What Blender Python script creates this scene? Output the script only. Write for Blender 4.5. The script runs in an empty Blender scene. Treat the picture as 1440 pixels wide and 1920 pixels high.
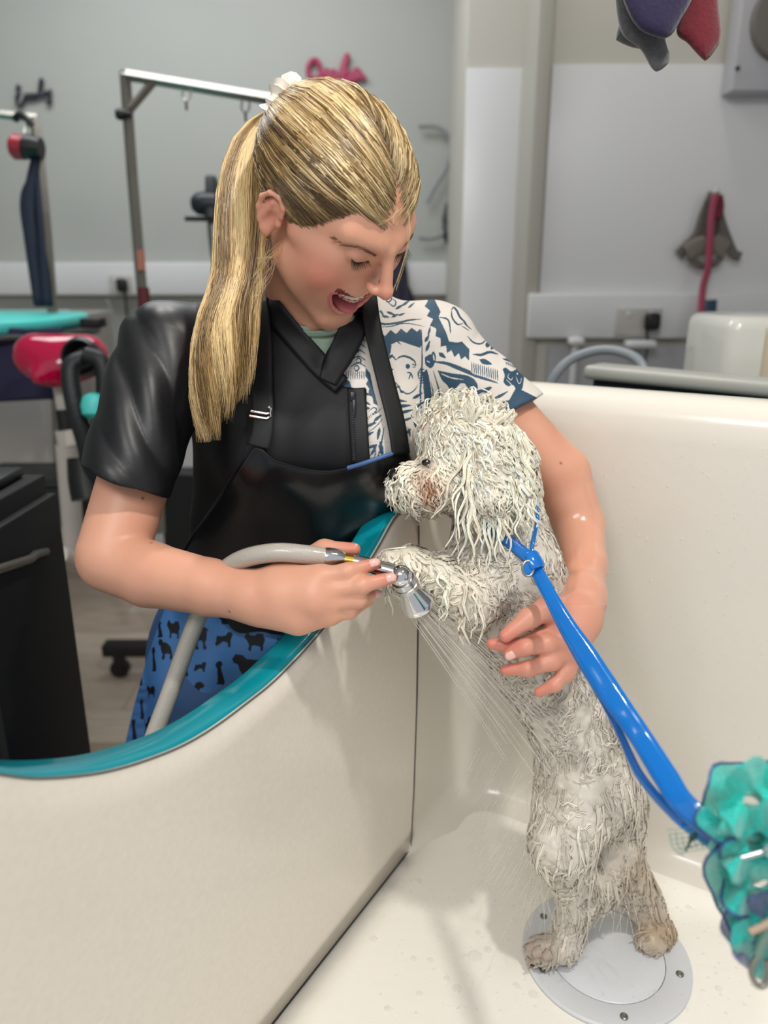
import bpy, math, random
import numpy as np
from mathutils import Vector, Matrix
from mathutils.bvhtree import BVHTree
S = bpy.context.scene
COL = S.collection
R_ = math.radians
# ------------------------------------------------------------------ camera, world, lights, exposure
FPX, PITCH, CAM = 1442.0, R_(17.5), np.array([0., 0., 1.4])
cd = bpy.data.cameras.new('camera'); cam = bpy.data.objects.new('camera', cd); COL.objects.link(cam)
cd.sensor_fit = 'VERTICAL'; cd.sensor_height = 36.0; cd.lens = FPX / 1920 * 36
cam.location = CAM; cam.rotation_euler = (math.pi / 2 - PITCH, 0, 0)
cd.clip_start = 0.02
cd.dof.use_dof = True; cd.dof.focus_distance = 0.90; cd.dof.aperture_fstop = 3.0
S.camera = cam
W = bpy.data.worlds.new('world'); S.world = W; W.use_nodes = True
W.node_tree.nodes['Background'].inputs[0].default_value = (0.95, 0.97, 1.0, 1)
W.node_tree.nodes['Background'].inputs[1].default_value = 0.55
def light(name, typ, loc, target, power, col=(1, 1, 1), size=.2, spot=60, blend=.5, sy=None):
    ld = bpy.data.lights.new(name, typ); ld.energy = power; ld.color = col
    if typ == 'AREA':
        ld.size = size
        if sy: ld.shape = 'RECTANGLE'; ld.size_y = sy
    else:
        ld.shadow_soft_size = size
    if typ == 'SPOT': ld.spot_size = R_(spot); ld.spot_blend = blend
    o = bpy.data.objects.new(name, ld); COL.objects.link(o); o.location = loc
    o.rotation_euler = (Vector(target) - Vector(loc)).to_track_quat('-Z', 'Y').to_euler()
    return o
light('ceiling_spot_key', 'SPOT', (0.55, 0.25, 2.75), (0.05, .95, 1.1), 66, (1, .95, .88), .05, 75, .6)
light('ceiling_spot_back', 'SPOT', (-0.35, 1.6, 2.8), (-.05, .9, 1.2), 34, (1, .96, .9), .06, 70, .6)
light('ceiling_fill_front', 'AREA', (-0.5, -0.9, 2.75), (0, .9, 1.0), 24, (1, .98, .95), 1.2, sy=.6)  # added soft fill from the camera side, not a fixture of the salon
light('ceiling_fill_room', 'AREA', (-0.8, 2.6, 2.9), (-.8, 2.9, 0), 27, (.96, .98, 1), 1.6, sy=.8)  # added area fill to brighten the background, stands for no real fitting
light('ceiling_spot_wall', 'SPOT', (.8, 2.35, 2.75), (.72, 2.7, 1.8), 5, (1, .9, .75), .04, 80, .8)
S.view_settings.view_transform = 'Standard'; S.view_settings.look = 'None'
S.view_settings.gamma = 1.0; S.view_settings.use_curve_mapping = False
S.view_settings.exposure = 0.08
S.cycles.max_bounces = 8; S.cycles.transparent_max_bounces = 16
S.cycles.caustics_reflective = False; S.cycles.caustics_refractive = False
# ------------------------------------------------------------------ rays of the photograph -> points
cp, sp = math.cos(PITCH), math.sin(PITCH)
AX = np.array([[1., 0, 0], [0, sp, cp], [0, cp, -sp]])          # rows: right, up, forward
def ray(px, py):
    return np.array([1., 0, 0]) * (px - 720) / FPX + AX[1] * (960 - py) / FPX + AX[2]
def P(px, py, d): return CAM + ray(px, py) * d
def PZ(px, py, z): r = ray(px, py); return CAM + r * ((z - CAM[2]) / r[2])
def PY(px, py, y): r = ray(px, py); return CAM + r * (y / r[1])
def PN(px, py, n, c): r = ray(px, py); return CAM + r * ((c - CAM @ n) / (r @ n))
def proj(p):
    q = np.asarray(p) - CAM; f = q @ AX[2]
    return np.stack([720 + FPX * (q @ AX[0]) / f, 960 - FPX * (q @ AX[1]) / f, f], -1)
# ------------------------------------------------------------------ objects and materials
def lin(c):
    if isinstance(c, str): c = tuple(int(c[i:i + 2], 16) / 255 for i in (0, 2, 4))
    return tuple((x / 12.92 if x <= .04045 else ((x + .055) / 1.055) ** 2.4) for x in c)
MATS = {}
def mat(name, col='cccccc', rough=.5, metal=0., bump=0., bscale=40., var=0., attr=False, sss=0., trans=0., alpha=1., coat=0., spec=.5, emit=0., bdist=.002, stretch=None, sheen=0., ior=1.45, tint=None):
    if name in MATS: return MATS[name]
    m = bpy.data.materials.new(name); m.use_nodes = True; nt = m.node_tree; N = nt.nodes; L = nt.links
    b = N['Principled BSDF']; c = lin(col)
    b.inputs['Base Color'].default_value = (*c, 1); b.inputs['Roughness'].default_value = rough
    b.inputs['Metallic'].default_value = metal; b.inputs['Specular IOR Level'].default_value = spec
    b.inputs['Coat Weight'].default_value = coat; b.inputs['Coat Roughness'].default_value = .08
    b.inputs['Transmission Weight'].default_value = trans; b.inputs['Alpha'].default_value = alpha; b.inputs['IOR'].default_value = ior
    b.inputs['Sheen Weight'].default_value = sheen
    if sss: b.inputs['Subsurface Weight'].default_value = sss; b.inputs['Subsurface Radius'].default_value = (1, .35, .2); b.inputs['Subsurface Scale'].default_value = .006
    if emit: b.inputs['Emission Color'].default_value = (*c, 1); b.inputs['Emission Strength'].default_value = emit
    src = None
    if attr:
        a = N.new('ShaderNodeAttribute'); a.attribute_name = 'Col'; src = a.outputs['Color']
    tc = None
    if bump or var:
        tc = N.new('ShaderNodeTexCoord'); mp = N.new('ShaderNodeMapping'); L.new(tc.outputs['Object'], mp.inputs[0])
        if stretch: mp.inputs['Scale'].default_value = stretch
        no = N.new('ShaderNodeTexNoise'); no.inputs['Scale'].default_value = bscale; no.inputs['Detail'].default_value = 5
        L.new(mp.outputs[0], no.inputs['Vector'])
        if bump:
            bp = N.new('ShaderNodeBump'); bp.inputs['Strength'].default_value = bump; bp.inputs['Distance'].default_value = bdist
            L.new(no.outputs['Fac'], bp.inputs['Height']); L.new(bp.outputs[0], b.inputs['Normal'])
        if var:
            mx = N.new('ShaderNodeMix'); mx.data_type = 'RGBA'; mx.blend_type = 'MULTIPLY'; mx.inputs['Factor'].default_value = 1
            mr = N.new('ShaderNodeMapRange'); mr.inputs['From Min'].default_value = .3; mr.inputs['From Max'].default_value = .7
            mr.inputs['To Min'].default_value = 1 - var; mr.inputs['To Max'].default_value = 1.0
            L.new(no.outputs['Fac'], mr.inputs['Value'])
            if src: L.new(src, mx.inputs['A'])
            else: mx.inputs['A'].default_value = (*c, 1)
            L.new(mr.outputs[0], mx.inputs['B']); src = mx.outputs['Result']
    if src: L.new(src, b.inputs['Base Color'])
    MATS[name] = m; return m
def mesh(name, V, F, m=None, parent=None, smooth=True, col=None, fm=None, mats=None):
    V = np.asarray(V, np.float32).reshape(-1, 3)
    me = bpy.data.meshes.new(name)
    if isinstance(F, np.ndarray):
        k = F.shape[1]; n = len(F)
        me.vertices.add(len(V)); me.vertices.foreach_set('co', V.ravel())
        me.loops.add(n * k); me.loops.foreach_set('vertex_index', F.astype(np.int32).ravel())
        me.polygons.add(n); me.polygons.foreach_set('loop_start', np.arange(0, n * k, k, dtype=np.int32))
        try: me.polygons.foreach_set('loop_total', np.full(n, k, np.int32))
        except Exception: pass
    else:
        me.from_pydata(V.tolist(), [], [list(f) for f in F])
    if fm is not None: me.polygons.foreach_set('material_index', np.asarray(fm, np.int32))
    me.update(calc_edges=True); me.validate()
    me.polygons.foreach_set('use_smooth', np.full(len(me.polygons), smooth))
    if col is not None:
        at = me.color_attributes.new('Col', 'FLOAT_COLOR', 'POINT')
        c = np.ones((len(V), 4), np.float32); c[:, :3] = col; at.data.foreach_set('color', c.ravel())
    for q in (mats or ([m] if m else [])): me.materials.append(q)
    o = bpy.data.objects.new(name, me); COL.objects.link(o)
    if parent: o.parent = parent; o.matrix_parent_inverse = parent.matrix_world.inverted()
    return o
def tag(o, label=None, cat=None, group=None, kind=None):
    for k, v in (('label', label), ('category', cat), ('group', group), ('kind', kind)):
        if v: o[k] = v
    return o
def thing(name, label, cat, loc=(0, 0, 0), group=None):
    o = bpy.data.objects.new(name, None); COL.objects.link(o); o.location = loc; o.empty_display_size = .05
    o.matrix_world = Matrix.Translation(loc)
    return tag(o, label, cat, group)
class G:
    """collects primitive solids into one mesh"""
    def __init__(s): s.V = []; s.F = []; s.n = 0
    def add(s, V, F):
        V = np.asarray(V, float).reshape(-1, 3)
        s.V.append(V); s.F += [[i + s.n for i in f] for f in F]; s.n += len(V); return s
    def box(s, lo, hi, ax=None, o=(0, 0, 0), bev=0.):
        lo, hi = np.array(lo, float), np.array(hi, float)
        if bev <= 0:
            V = np.array([[(lo, hi)[i][0], (lo, hi)[j][1], (lo, hi)[k][2]] for i in (0, 1) for j in (0, 1) for k in (0, 1)])
            F = [(0, 1, 3, 2), (4, 6, 7, 5), (0, 4, 5, 1), (2, 3, 7, 6), (0, 2, 6, 4), (1, 5, 7, 3)]
        else:
            import bmesh
            bm = bmesh.new(); bmesh.ops.create_cube(bm, size=1)
            for v in bm.verts:
                for i in range(3): v.co[i] = lo[i] if v.co[i] < 0 else hi[i]
            bmesh.ops.bevel(bm, geom=bm.edges[:], offset=bev, segments=3, affect='EDGES', profile=.5)
            bm.verts.index_update(); V = np.array([v.co[:] for v in bm.verts]); F = [[v.index for v in f.verts] for f in bm.faces]; bm.free()
        if ax is not None: V = V @ np.array(ax, float)
        return s.add(V + np.array(o, float), F)
    def tube(s, pts, r, n=12, cap=True, flat=None):
        V, F = tube_np(pts, r, n, cap, flat); return s.add(V, F)
    def lathe(s, o, axis, prof, n=24, cap=True):
        axis = np.array(axis, float); axis /= np.linalg.norm(axis)
        a = np.array([0, 0, 1.]) if abs(axis[2]) < .9 else np.array([1., 0, 0]); u = np.cross(axis, a); u /= np.linalg.norm(u); b = np.cross(axis, u); t = np.linspace(0, 2 * np.pi, n, endpoint=False); m = len(prof)
        V = np.concatenate([np.array(o) + axis * h + r * (np.cos(t)[:, None] * u + np.sin(t)[:, None] * b) for h, r in prof])
        F = [(i * n + j, i * n + (j + 1) % n, (i + 1) * n + (j + 1) % n, (i + 1) * n + j) for i in range(m - 1) for j in range(n)]
        if cap: F += [tuple(range(n))[::-1], tuple((m - 1) * n + j for j in range(n))]
        return s.add(V, F)
    def build(s, name, m, parent=None, smooth=True):
        o = mesh(name, np.concatenate(s.V), s.F, m, parent, smooth)
        if smooth:
            try: o.data.set_sharp_from_angle(angle=R_(40))
            except Exception: pass
        return o
def frames(pts):
    pts = np.asarray(pts, float); T = np.gradient(pts, axis=0)
    for i in range(len(T)):
        if np.linalg.norm(T[i]) < 1e-9: T[i] = T[i - 1] if i else pts[-1] - pts[0]
    T /= np.linalg.norm(T, axis=1)[:, None] + 1e-12
    a = np.array([0, 0, 1.]) if abs(T[0][2]) < .9 else np.array([1., 0, 0])
    U = []; u = np.cross(T[0], a); u /= np.linalg.norm(u)
    for t in T:
        u = u - t * (u @ t); u /= np.linalg.norm(u) + 1e-12; U.append(u)
    U = np.array(U); return T, U, np.cross(T, U)
def tube_np(pts, r, n=12, cap=True, flat=None):
    pts = np.asarray(pts, float); m = len(pts); r = np.broadcast_to(np.asarray(r, float), (m,)) if np.ndim(r) <= 1 else r
    T, U, B = frames(pts); a = np.linspace(0, 2 * np.pi, n, endpoint=False)
    V = (pts[:, None] + r[:, None, None] * (np.cos(a)[None, :, None] * U[:, None] + np.sin(a)[None, :, None] * (flat or 1.) * B[:, None])).reshape(-1, 3)
    F = [(i * n + j, i * n + (j + 1) % n, (i + 1) * n + (j + 1) % n, (i + 1) * n + j) for i in range(m - 1) for j in range(n)]
    if cap: F += [tuple(range(n))[::-1], tuple((m - 1) * n + j for j in range(n))]
    return V, F
def spline(pts, n=24):
    """Catmull-Rom through the points (any dimension)"""
    p = np.asarray(pts, float); p = np.vstack([2 * p[0] - p[1], p, 2 * p[-1] - p[-2]]); m = len(p) - 3
    t = np.linspace(0, m, n); i = np.minimum(t.astype(int), m - 1); u = (t - i)[:, None]
    a, b, c, d = p[i], p[i + 1], p[i + 2], p[i + 3]
    return .5 * (2 * b + (c - a) * u + (2 * a - 5 * b + 4 * c - d) * u ** 2 + (3 * b - a - 3 * c + d) * u ** 3)
def pspl(pts, n=24): return np.array([P(*q) for q in spline(pts, n)])
def ribbon(name, C, Wd, N, th, m, parent=None, ncross=5):
    """strap: centre line C, half-width vectors Wd, normals N, thickness"""
    k = np.linspace(-1, 1, ncross); C, Wd, N = map(np.asarray, (C, Wd, N)); n = len(C)
    top = C[:, None] + k[None, :, None] * Wd[:, None] + N[:, None] * (th / 2) * (1 - .5 * (np.abs(k) > .99))[None, :, None]
    bot = C[:, None] + k[None, ::-1, None] * Wd[:, None] - N[:, None] * (th / 2) * (1 - .5 * (np.abs(k) > .99))[None, :, None]
    V = np.concatenate([top, bot], 1); c2 = 2 * ncross
    F = [(i * c2 + j, i * c2 + (j + 1) % c2, (i + 1) * c2 + (j + 1) % c2, (i + 1) * c2 + j) for i in range(n - 1) for j in range(c2)]
    F += [tuple(range(c2))[::-1], tuple((n - 1) * c2 + j for j in range(c2))]
    return mesh(name, V.reshape(-1, 3), F, m, parent)
# ------------------------------------------------------------------ strands (hair, fur) as thin three-sided tubes
def strands(name, paths, rad, cols, m, parent=None, sides=3):
    N, K, _ = paths.shape
    T = np.gradient(paths, axis=1); T /= np.linalg.norm(T, axis=2)[..., None] + 1e-12
    a = np.where(np.abs(T[:, :1, 2:3]) < .9, np.array([0, 0, 1.]), np.array([1., 0, 0]))
    U = np.cross(T, a); U /= np.linalg.norm(U, axis=2)[..., None] + 1e-12; B = np.cross(T, U)
    an = np.arange(sides) * 2 * np.pi / sides
    V = paths[:, :, None] + rad[:, :, None, None] * (np.cos(an)[None, None, :, None] * U[:, :, None] + np.sin(an)[None, None, :, None] * B[:, :, None])
    idx = np.arange(N * K * sides).reshape(N, K, sides)
    F = np.stack([idx[:, :-1], np.roll(idx, -1, 2)[:, :-1], np.roll(idx, -1, 2)[:, 1:], idx[:, 1:]], -1).reshape(-1, 4)
    if cols.ndim == 2: cols = np.repeat(cols[:, None], K, 1)
    C = np.repeat(cols[:, :, None], sides, 2).reshape(-1, 3)
    o = mesh(name, V.reshape(-1, 3), F, m, parent, True, C); o['kind'] = 'stuff'; return o
# ------------------------------------------------------------------ signed distance modelling + sparse surface nets
def rotm(ax): return np.asarray(ax, float)
class SDF:
    def __init__(s): s.p = []; s.post = None; s.postmax = 0.
    def ell(s, c, r, rot=None, k=.01, op='u', bend=0.):
        s.p.append(('e', np.asarray(c, float), np.broadcast_to(np.asarray(r, float), (3,)).copy(), None if rot is None else np.asarray(rot, float), bend, op, k, np.asarray(c, float), float(np.max(r)) + abs(bend) * .001)); return s
    def cone(s, a, b, ra, rb, k=.01, op='u', plane=None):
        a, b = np.asarray(a, float), np.asarray(b, float)
        s.p.append(('c', a, b, ra, rb, op, k, (a + b) / 2, np.linalg.norm(a - b) / 2 + max(ra, rb), plane)); return s
    def chain(s, pts, rs, k=.01, op='u'):
        for i in range(len(pts) - 1): s.cone(pts[i], pts[i + 1], rs[i], rs[i + 1], k if i == 0 else min(k, .008), op)
        return s
    def plane(s, c, n, k=.002):
        s.p.append(('h', np.asarray(c, float), np.asarray(n, float) / np.linalg.norm(n), 0, 0, 'i', k, np.zeros(3), 1e9)); return s
    def ev(s, X, prims=None):
        d = np.full(len(X), 1.0)
        for q in (s.p if prims is None else prims):
            if q[0] == 'e':
                Y = X - q[1]
                if q[3] is not None: Y = Y @ q[3].T
                if q[4]: Y = Y.copy(); Y[:, 2] -= q[4] * Y[:, 0] ** 2
                k0 = np.linalg.norm(Y / q[2], axis=1); k1 = np.linalg.norm(Y / q[2] ** 2, axis=1) + 1e-9
                v = k0 * (k0 - 1) / k1; v = np.where(k0 < 1e-3, -q[2].min(), v); op, k = q[5], q[6]
            elif q[0] == 'c':
                ab = q[2] - q[1]; h = np.clip((X - q[1]) @ ab / (ab @ ab + 1e-12), 0, 1)
                v = np.linalg.norm(X - q[1] - h[:, None] * ab, axis=1) - (q[3] + (q[4] - q[3]) * h); op, k = q[5], q[6]
                if q[9] is not None: v = np.maximum(v, (X - q[9][0]) @ q[9][1])
            else: v = (X - q[1]) @ q[2]; op, k = 'i', q[6]
            if op == 'u':
                h = np.clip(.5 + .5 * (v - d) / k, 0, 1); d = v * (1 - h) + d * h - k * h * (1 - h)
            else:
                w = -v if op == 's' else v
                h = np.clip(.5 - .5 * (w - d) / k, 0, 1); d = w * (1 - h) + d * h + k * h * (1 - h)
        return d
    def mesh(s, res, lo=None, hi=None, n=20):
        us = [q for q in s.p if q[5] == 'u']
        if lo is None: lo = np.min([q[7] - q[8] for q in us], 0) - .01; hi = np.max([q[7] + q[8] for q in us], 0) + .01
        lo = np.asarray(lo); hi = np.asarray(hi)
        bs = n * res; nb = np.ceil((hi - lo) / bs).astype(int)
        gi = np.stack(np.meshgrid(*[np.arange(k) for k in nb], indexing='ij'), -1).reshape(-1, 3)
        cen = lo + (gi + .5) * bs; Rb = bs * .87
        dc = s.ev(cen); keep = np.abs(dc) < Rb * 1.5 + s.postmax + .004
        gi, cen = gi[keep], cen[keep]
        D = nb * n + 3
        a = np.arange(n + 1); loc = np.stack(np.meshgrid(a, a, a, indexing='ij'), -1).reshape(-1, 3)
        VI, VP, Q = [], [], []
        offs = np.array([[i, j, k] for i in (0, 1) for j in (0, 1) for k in (0, 1)])
        eds = [(i, j) for i in range(8) for j in range(i + 1, 8) if np.abs(offs[i] - offs[j]).sum() == 1]
        for g, c in zip(gi, cen):
            base = g * n; X = lo + (base + loc) * res
            pr = [q for q in s.p if np.linalg.norm(q[7] - c) - q[8] < Rb * 2 + q[6] + .006]
            if not pr: continue
            d = s.ev(X, pr)
            if s.post is not None: d = s.post(X, d)
            if d.min() > 0 or d.max() < 0: continue
            d3 = d.reshape(n + 1, n + 1, n + 1)
            cs = np.stack([d3[o[0]:n + o[0], o[1]:n + o[1], o[2]:n + o[2]] for o in offs], -1)
            act = (cs.min(-1) < 0) & (cs.max(-1) >= 0)
            ii = np.argwhere(act)
            if not len(ii): continue
            vals = cs[act]; acc = np.zeros((len(ii), 3)); cnt = np.zeros(len(ii))
            for (e0, e1) in eds:
                x, y = vals[:, e0], vals[:, e1]; mk = (x < 0) != (y < 0)
                t = np.where(mk, x / (x - y + 1e-20), 0)
                acc += np.where(mk[:, None], offs[e0] + t[:, None] * (offs[e1] - offs[e0]), 0); cnt += mk
            pos = lo + (base + ii + acc / cnt[:, None]) * res
            gid = ((base + ii + 1) @ np.array([D[1] * D[2], D[2], 1])).astype(np.int64)
            VI.append(gid); VP.append(pos)
            st = np.array([D[1] * D[2], D[2], 1], np.int64)
            for ax in range(3):
                sl = [slice(0, n)] * 3; s2 = list(sl); s2[ax] = slice(1, n + 1)
                A, Bv = d3[tuple(sl)] < 0, d3[tuple(s2)] < 0
                e = np.argwhere(A != Bv)
                if not len(e): continue
                flip = A[tuple(e.T)]; cid = (base + e + 1) @ st
                u, v = st[(ax + 1) % 3], st[(ax + 2) % 3]
                q = np.stack([cid, cid - u, cid - u - v, cid - v], -1)
                q[~flip] = q[~flip][:, ::-1]; Q.append(q)
        VI = np.concatenate(VI); VP = np.concatenate(VP); Q = np.concatenate(Q)
        order = np.argsort(VI); VI = VI[order]; VP = VP[order]
        f = np.searchsorted(VI, Q); f = np.clip(f, 0, len(VI) - 1); ok = (VI[f] == Q).all(1)
        return VP, f[ok]
def snoise(X, sc, seed=0):
    r = np.random.RandomState(seed); o = np.zeros(len(X))
    for i in range(7):
        d = r.normal(size=3); d /= np.linalg.norm(d); o += np.sin(X @ d * sc * (.6 + .9 * r.rand()) * 6.28 + r.rand() * 6.28)
    return o / 7 * 1.6
def mix(a, b, t):
    t = np.clip(t, 0, 1)[:, None] if np.ndim(t) else t
    return np.asarray(a) * (1 - t) + np.asarray(b) * t
def sstep(a, b, x): t = np.clip((x - a) / (b - a), 0, 1); return t * t * (3 - 2 * t)
def smoothv(V, F, it=1):
    for _ in range(it):
        acc = np.zeros_like(V); cnt = np.zeros(len(V))
        for a in range(4):
            for b in ((a + 1) % 4, (a + 3) % 4):
                np.add.at(acc, F[:, a], V[F[:, b]]) if False else None
        idx = F.ravel(); 
        for sh in (1, 3):
            nb = np.roll(F, sh, axis=1).ravel()
            for k in range(3): acc[:, k] += np.bincount(idx, V[nb, k], len(V))
            cnt += np.bincount(idx, minlength=len(V))
        V = V * .4 + .6 * acc / np.maximum(cnt, 1)[:, None]
    return V
def bvh(V, F): return BVHTree.FromPolygons(V.tolist(), F.tolist() if isinstance(F, np.ndarray) else F)
def inpoly(x, y, poly):
    poly = np.asarray(poly, float); r = np.zeros(np.shape(x), bool)
    for (x0, y0), (x1, y1) in zip(poly, np.roll(poly, -1, 0)):
        if y0 == y1: continue
        r ^= ((y0 > y) != (y1 > y)) & (x < (x1 - x0) * (y - y0) / (y1 - y0) + x0)
    return r
def hit(tree, px, py, fallback=None):
    r = ray(px, py); r = r / np.linalg.norm(r)
    h = tree.ray_cast(Vector(CAM), Vector(r), 5.0)
    if h[0] is None: return None, None
    nn = np.array(h[1]); 
    if nn @ r > 0: nn = -nn
    return np.array(h[0]), nn
# ================================================================== the room
wallm = mat('wall_paint', 'abada8', .55, var=.04, bscale=3)
cladm = mat('wall_cladding', 'dededf', .28, var=.03, bscale=2)
creamm = mat('cream_paint', 'c6c3ba', .6)
trimm = mat('pale_trim', 'aaa79d', .5)
trunkm = mat('trunking_plastic', 'd5d6d6', .35)
steel = mat('brushed_steel', '9c9890', .35, .8, bump=.1, bscale=60)
chrome = mat('chrome', 'd8d8da', .08, 1.)
blackp = mat('black_plastic', '141517', .4)
def structure(o): o['kind'] = 'structure'; return o
def planks_floor():
    x0, x1, y0, y1 = -3.2, 2.8, -.6, 3.75
    r = np.random.RandomState(3); g0 = G(); g0.box((x0, y0, -.03), (x1, y1, -.004))
    fl = structure(g0.build('floor', mat('floor_grout', '8d8276', .7), smooth=False))
    tones = ['b5a593', 'bfb09f', 'ab9b89', 'c8baa9']
    ms = [mat('oak_plank_' + 'abcd'[i], t, .42, var=.28, bscale=6, stretch=(1.2, 14, 1)) for i, t in enumerate(tones)]
    w = .19; base = None; meshes = {}
    for i in range(int((y1 - y0) / w)):
        x = x0 - r.rand() * 1.2
        while x < x1:
            L_ = 1.22; a, b = max(x, x0), min(x + L_, x1)
            if b - a > .05 and y0 + i * w > .3 and a < .5:
                k = (round(b - a, 3), r.randint(4))
                if k not in meshes:
                    q = G().box((0, 0, -.004), (b - a - .003, w - .003, 0.0)).build('plank', ms[k[1]], smooth=False); meshes[k] = q
                else:
                    q = meshes[k].copy(); COL.objects.link(q)
                q.parent = fl; q.location = (a, y0 + i * w, 0)
            x += L_
planks_floor()
YL, YR, YP = 3.7, 2.7, 2.95
xl = PY(872, 300, YP)[0]; xr = PY(992, 300, YP)[0]
structure(G().box((-3.2, YL, 0), (xl + .5, YL + .1, 3.0)).build('wall_left', wallm, smooth=False))
structure(G().box((xl, YP, 0), (xr + .3, YL, 3.0)).build('wall_middle', creamm, smooth=False))
wr = structure(G().box((PY(1000, 300, YR)[0], YR, 0), (2.8, YR + .25, 3.0)).build('wall_right', creamm, smooth=False))
zt = PY(940, 130, YP)[2]
structure(G().box((xl - .004, YP - .012, .1), (PY(985, 300, YP)[0], YP, zt), bev=.003).build('trim_1', cladm))
zr = PY(1200, 122, YR)[2]
structure(G().box((PY(1024, 300, YR)[0], YR - .012, PY(1200, 560, YR)[2]), (2.7, YR, zr), bev=.003).build('trim_2', cladm))
structure(G().box((PY(993, 300, YR)[0] , YR - .03, 0), (PY(1021, 300, YR)[0], YR + .3, 3.0), bev=.004).build('trim_3', trimm))
structure(G().box((-3.2, -.6, 3.0), (2.8, 3.8, 3.05)).build('ceiling', mat('ceiling_paint', 'e6e6e4', .8), smooth=False))
structure(G().box((-3.3, -.6, 0), (-3.2, 3.8, 3.0)).build('wall_far_left', wallm, smooth=False))
structure(G().box((2.8, -.6, 0), (2.9, 3.8, 3.0)).build('wall_far_right', wallm, smooth=False))
# dado trunking and skirting below
def trunk(x0, x1, y, z0, z1, label, n):
    t = G().box((x0, y - .055, z0), (x1, y, z1), bev=.006).build('dado_trunking', trunkm)
    tag(t, label, 'trunking')
    return t
zl0, zl1 = PY(240, 553, YL)[2], PY(240, 492, YL)[2]
trunk(-3.1, xl, YL, zl0, zl1, 'white plastic dado trunking along the wall behind the grooming arm', 1)
zr0, zr1 = PY(1200, 632, YR)[2], PY(1200, 550, YR)[2]
trunk(PY(985, 600, YR)[0], 2.7, YR, zr0, zr1, 'white plastic dado trunking below the hanging harness on right wall', 2)
structure(G().box((-3.2, YL - .02, 0), (xl, YL, zl0 - .25)).build('trim_4', mat('lower_wall_panel', 'c9c9cb', .5), smooth=False))
structure(G().box((PY(1030, 600, YR)[0], YR - .014, 0), (2.7, YR, zr0 - .03)).build('trim_5', mat('lower_right_panel', 'b4b4b8', .45), smooth=False))
def socket(c, w, h, label, plugs):
    t = thing('wall_socket', label, 'socket', c)
    G().box((c[0] - w / 2, c[1] - .012, c[2] - h / 2), (c[0] + w / 2, c[1], c[2] + h / 2), bev=.003).build('socket_plate', mat('socket_plate', 'b9b6b0', .4), t)
    for dx in plugs:
        q = G().box((c[0] + dx - .024, c[1] - .05, c[2] - .026), (c[0] + dx + .024, c[1] - .011, c[2] + .03), bev=.012).build('plug', blackp, t)
    for k in (-1, 1):
        G().box((c[0] + k * w * .25 - .006, c[1] - .016, c[2] + h * .22), (c[0] + k * w * .25 + .006, c[1] - .011, c[2] + h * .38), bev=.001).build('switch', trunkm, t)
    return t
socket(PY(1196, 603, YR - .057), .15, .088, 'double wall socket with a black plug under the hanging harness', [.038])
socket(PY(228, 535, YL - .057), .10, .088, 'wall socket with a black plug beside the grooming arm pole', [.012])
cord = lambda nm, pts, r, m, lab, cat: tag(G().tube(np.array([PY(*p) for p in spline(pts, 30)]), r, 8).build(nm, m), lab, cat)
cord('power_cord', [(1213, 618, YR - .09), (1214, 650, YR - .07), (1208, 700, YR - .08), (1220, 780, YR - .07)], .004, blackp, 'black power cord hanging from the plug below the right wall trunking', 'cord')
cord('power_cord', [(234, 545, YL - .1), (238, 590, YL - .07), (246, 640, YL - .07), (270, 720, YL - .07)], .005, blackp, 'dark power cord hanging from the plug beside the grooming arm pole', 'cord')
cord('power_cord', [(200, 560, YL - .05), (215, 600, YL - .07), (222, 640, YL - .07), (212, 700, YL - .07)], .004, mat('grey_cord', '8c8e90', .5), 'thin grey cord drooping under the left wall trunking', 'cord')
for px_, w_ in ((1070, .05), (1190, .10)):
    c = PY(px_ + 10, 640 if px_ < 1100 else 645, YR - .08)
    t = thing('pipe_bracket', 'small white round knob under the trunking, left of the socket' if px_ < 1100 else 'flat white clip under the trunking, directly below the socket', 'bracket', c)
    G().box((c[0] - w_ / 2, c[1] - .03, c[2] - .013), (c[0] + w_ / 2, c[1] + .03, c[2] + .013), bev=.011).build('cap', trunkm, t)
    G().tube([c + np.array([0, .03, 0]), c + np.array([0, .08, 0])], .012).build('stem', trunkm, t)
    if px_ < 1100: G().tube([c, c + np.array([0, .02, -.35])], .012).build('pipe', trunkm, t)
# wall cabinet top right with dark round vent
c0, c1 = PY(1372, 170, 2.6), PY(1560, -60, 2.6)
t = thing('wall_cabinet', 'pale grey wall box at the top right edge with a dark round dial', 'cabinet', c0)
G().box((c0[0], 2.6, c0[2]), (c1[0], 2.685, c1[2]), bev=.004).build('body', mat('cabinet_grey', 'b7b6bb', .4), t)
cc = PY(1478, 40, 2.59); G().lathe(cc, (0, -1, 0), [(-.02, .107), (.0, .110), (.015, .104), (.018, .05)], 32).build('dial', mat('dial_brown', '75706b', .5), t)
cc = PY(1383, 128, 2.596); G().lathe(cc, (0, -1, 0), [(-.01, .006), (.004, .006)], 12).build('screw', blackp, t)
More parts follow.
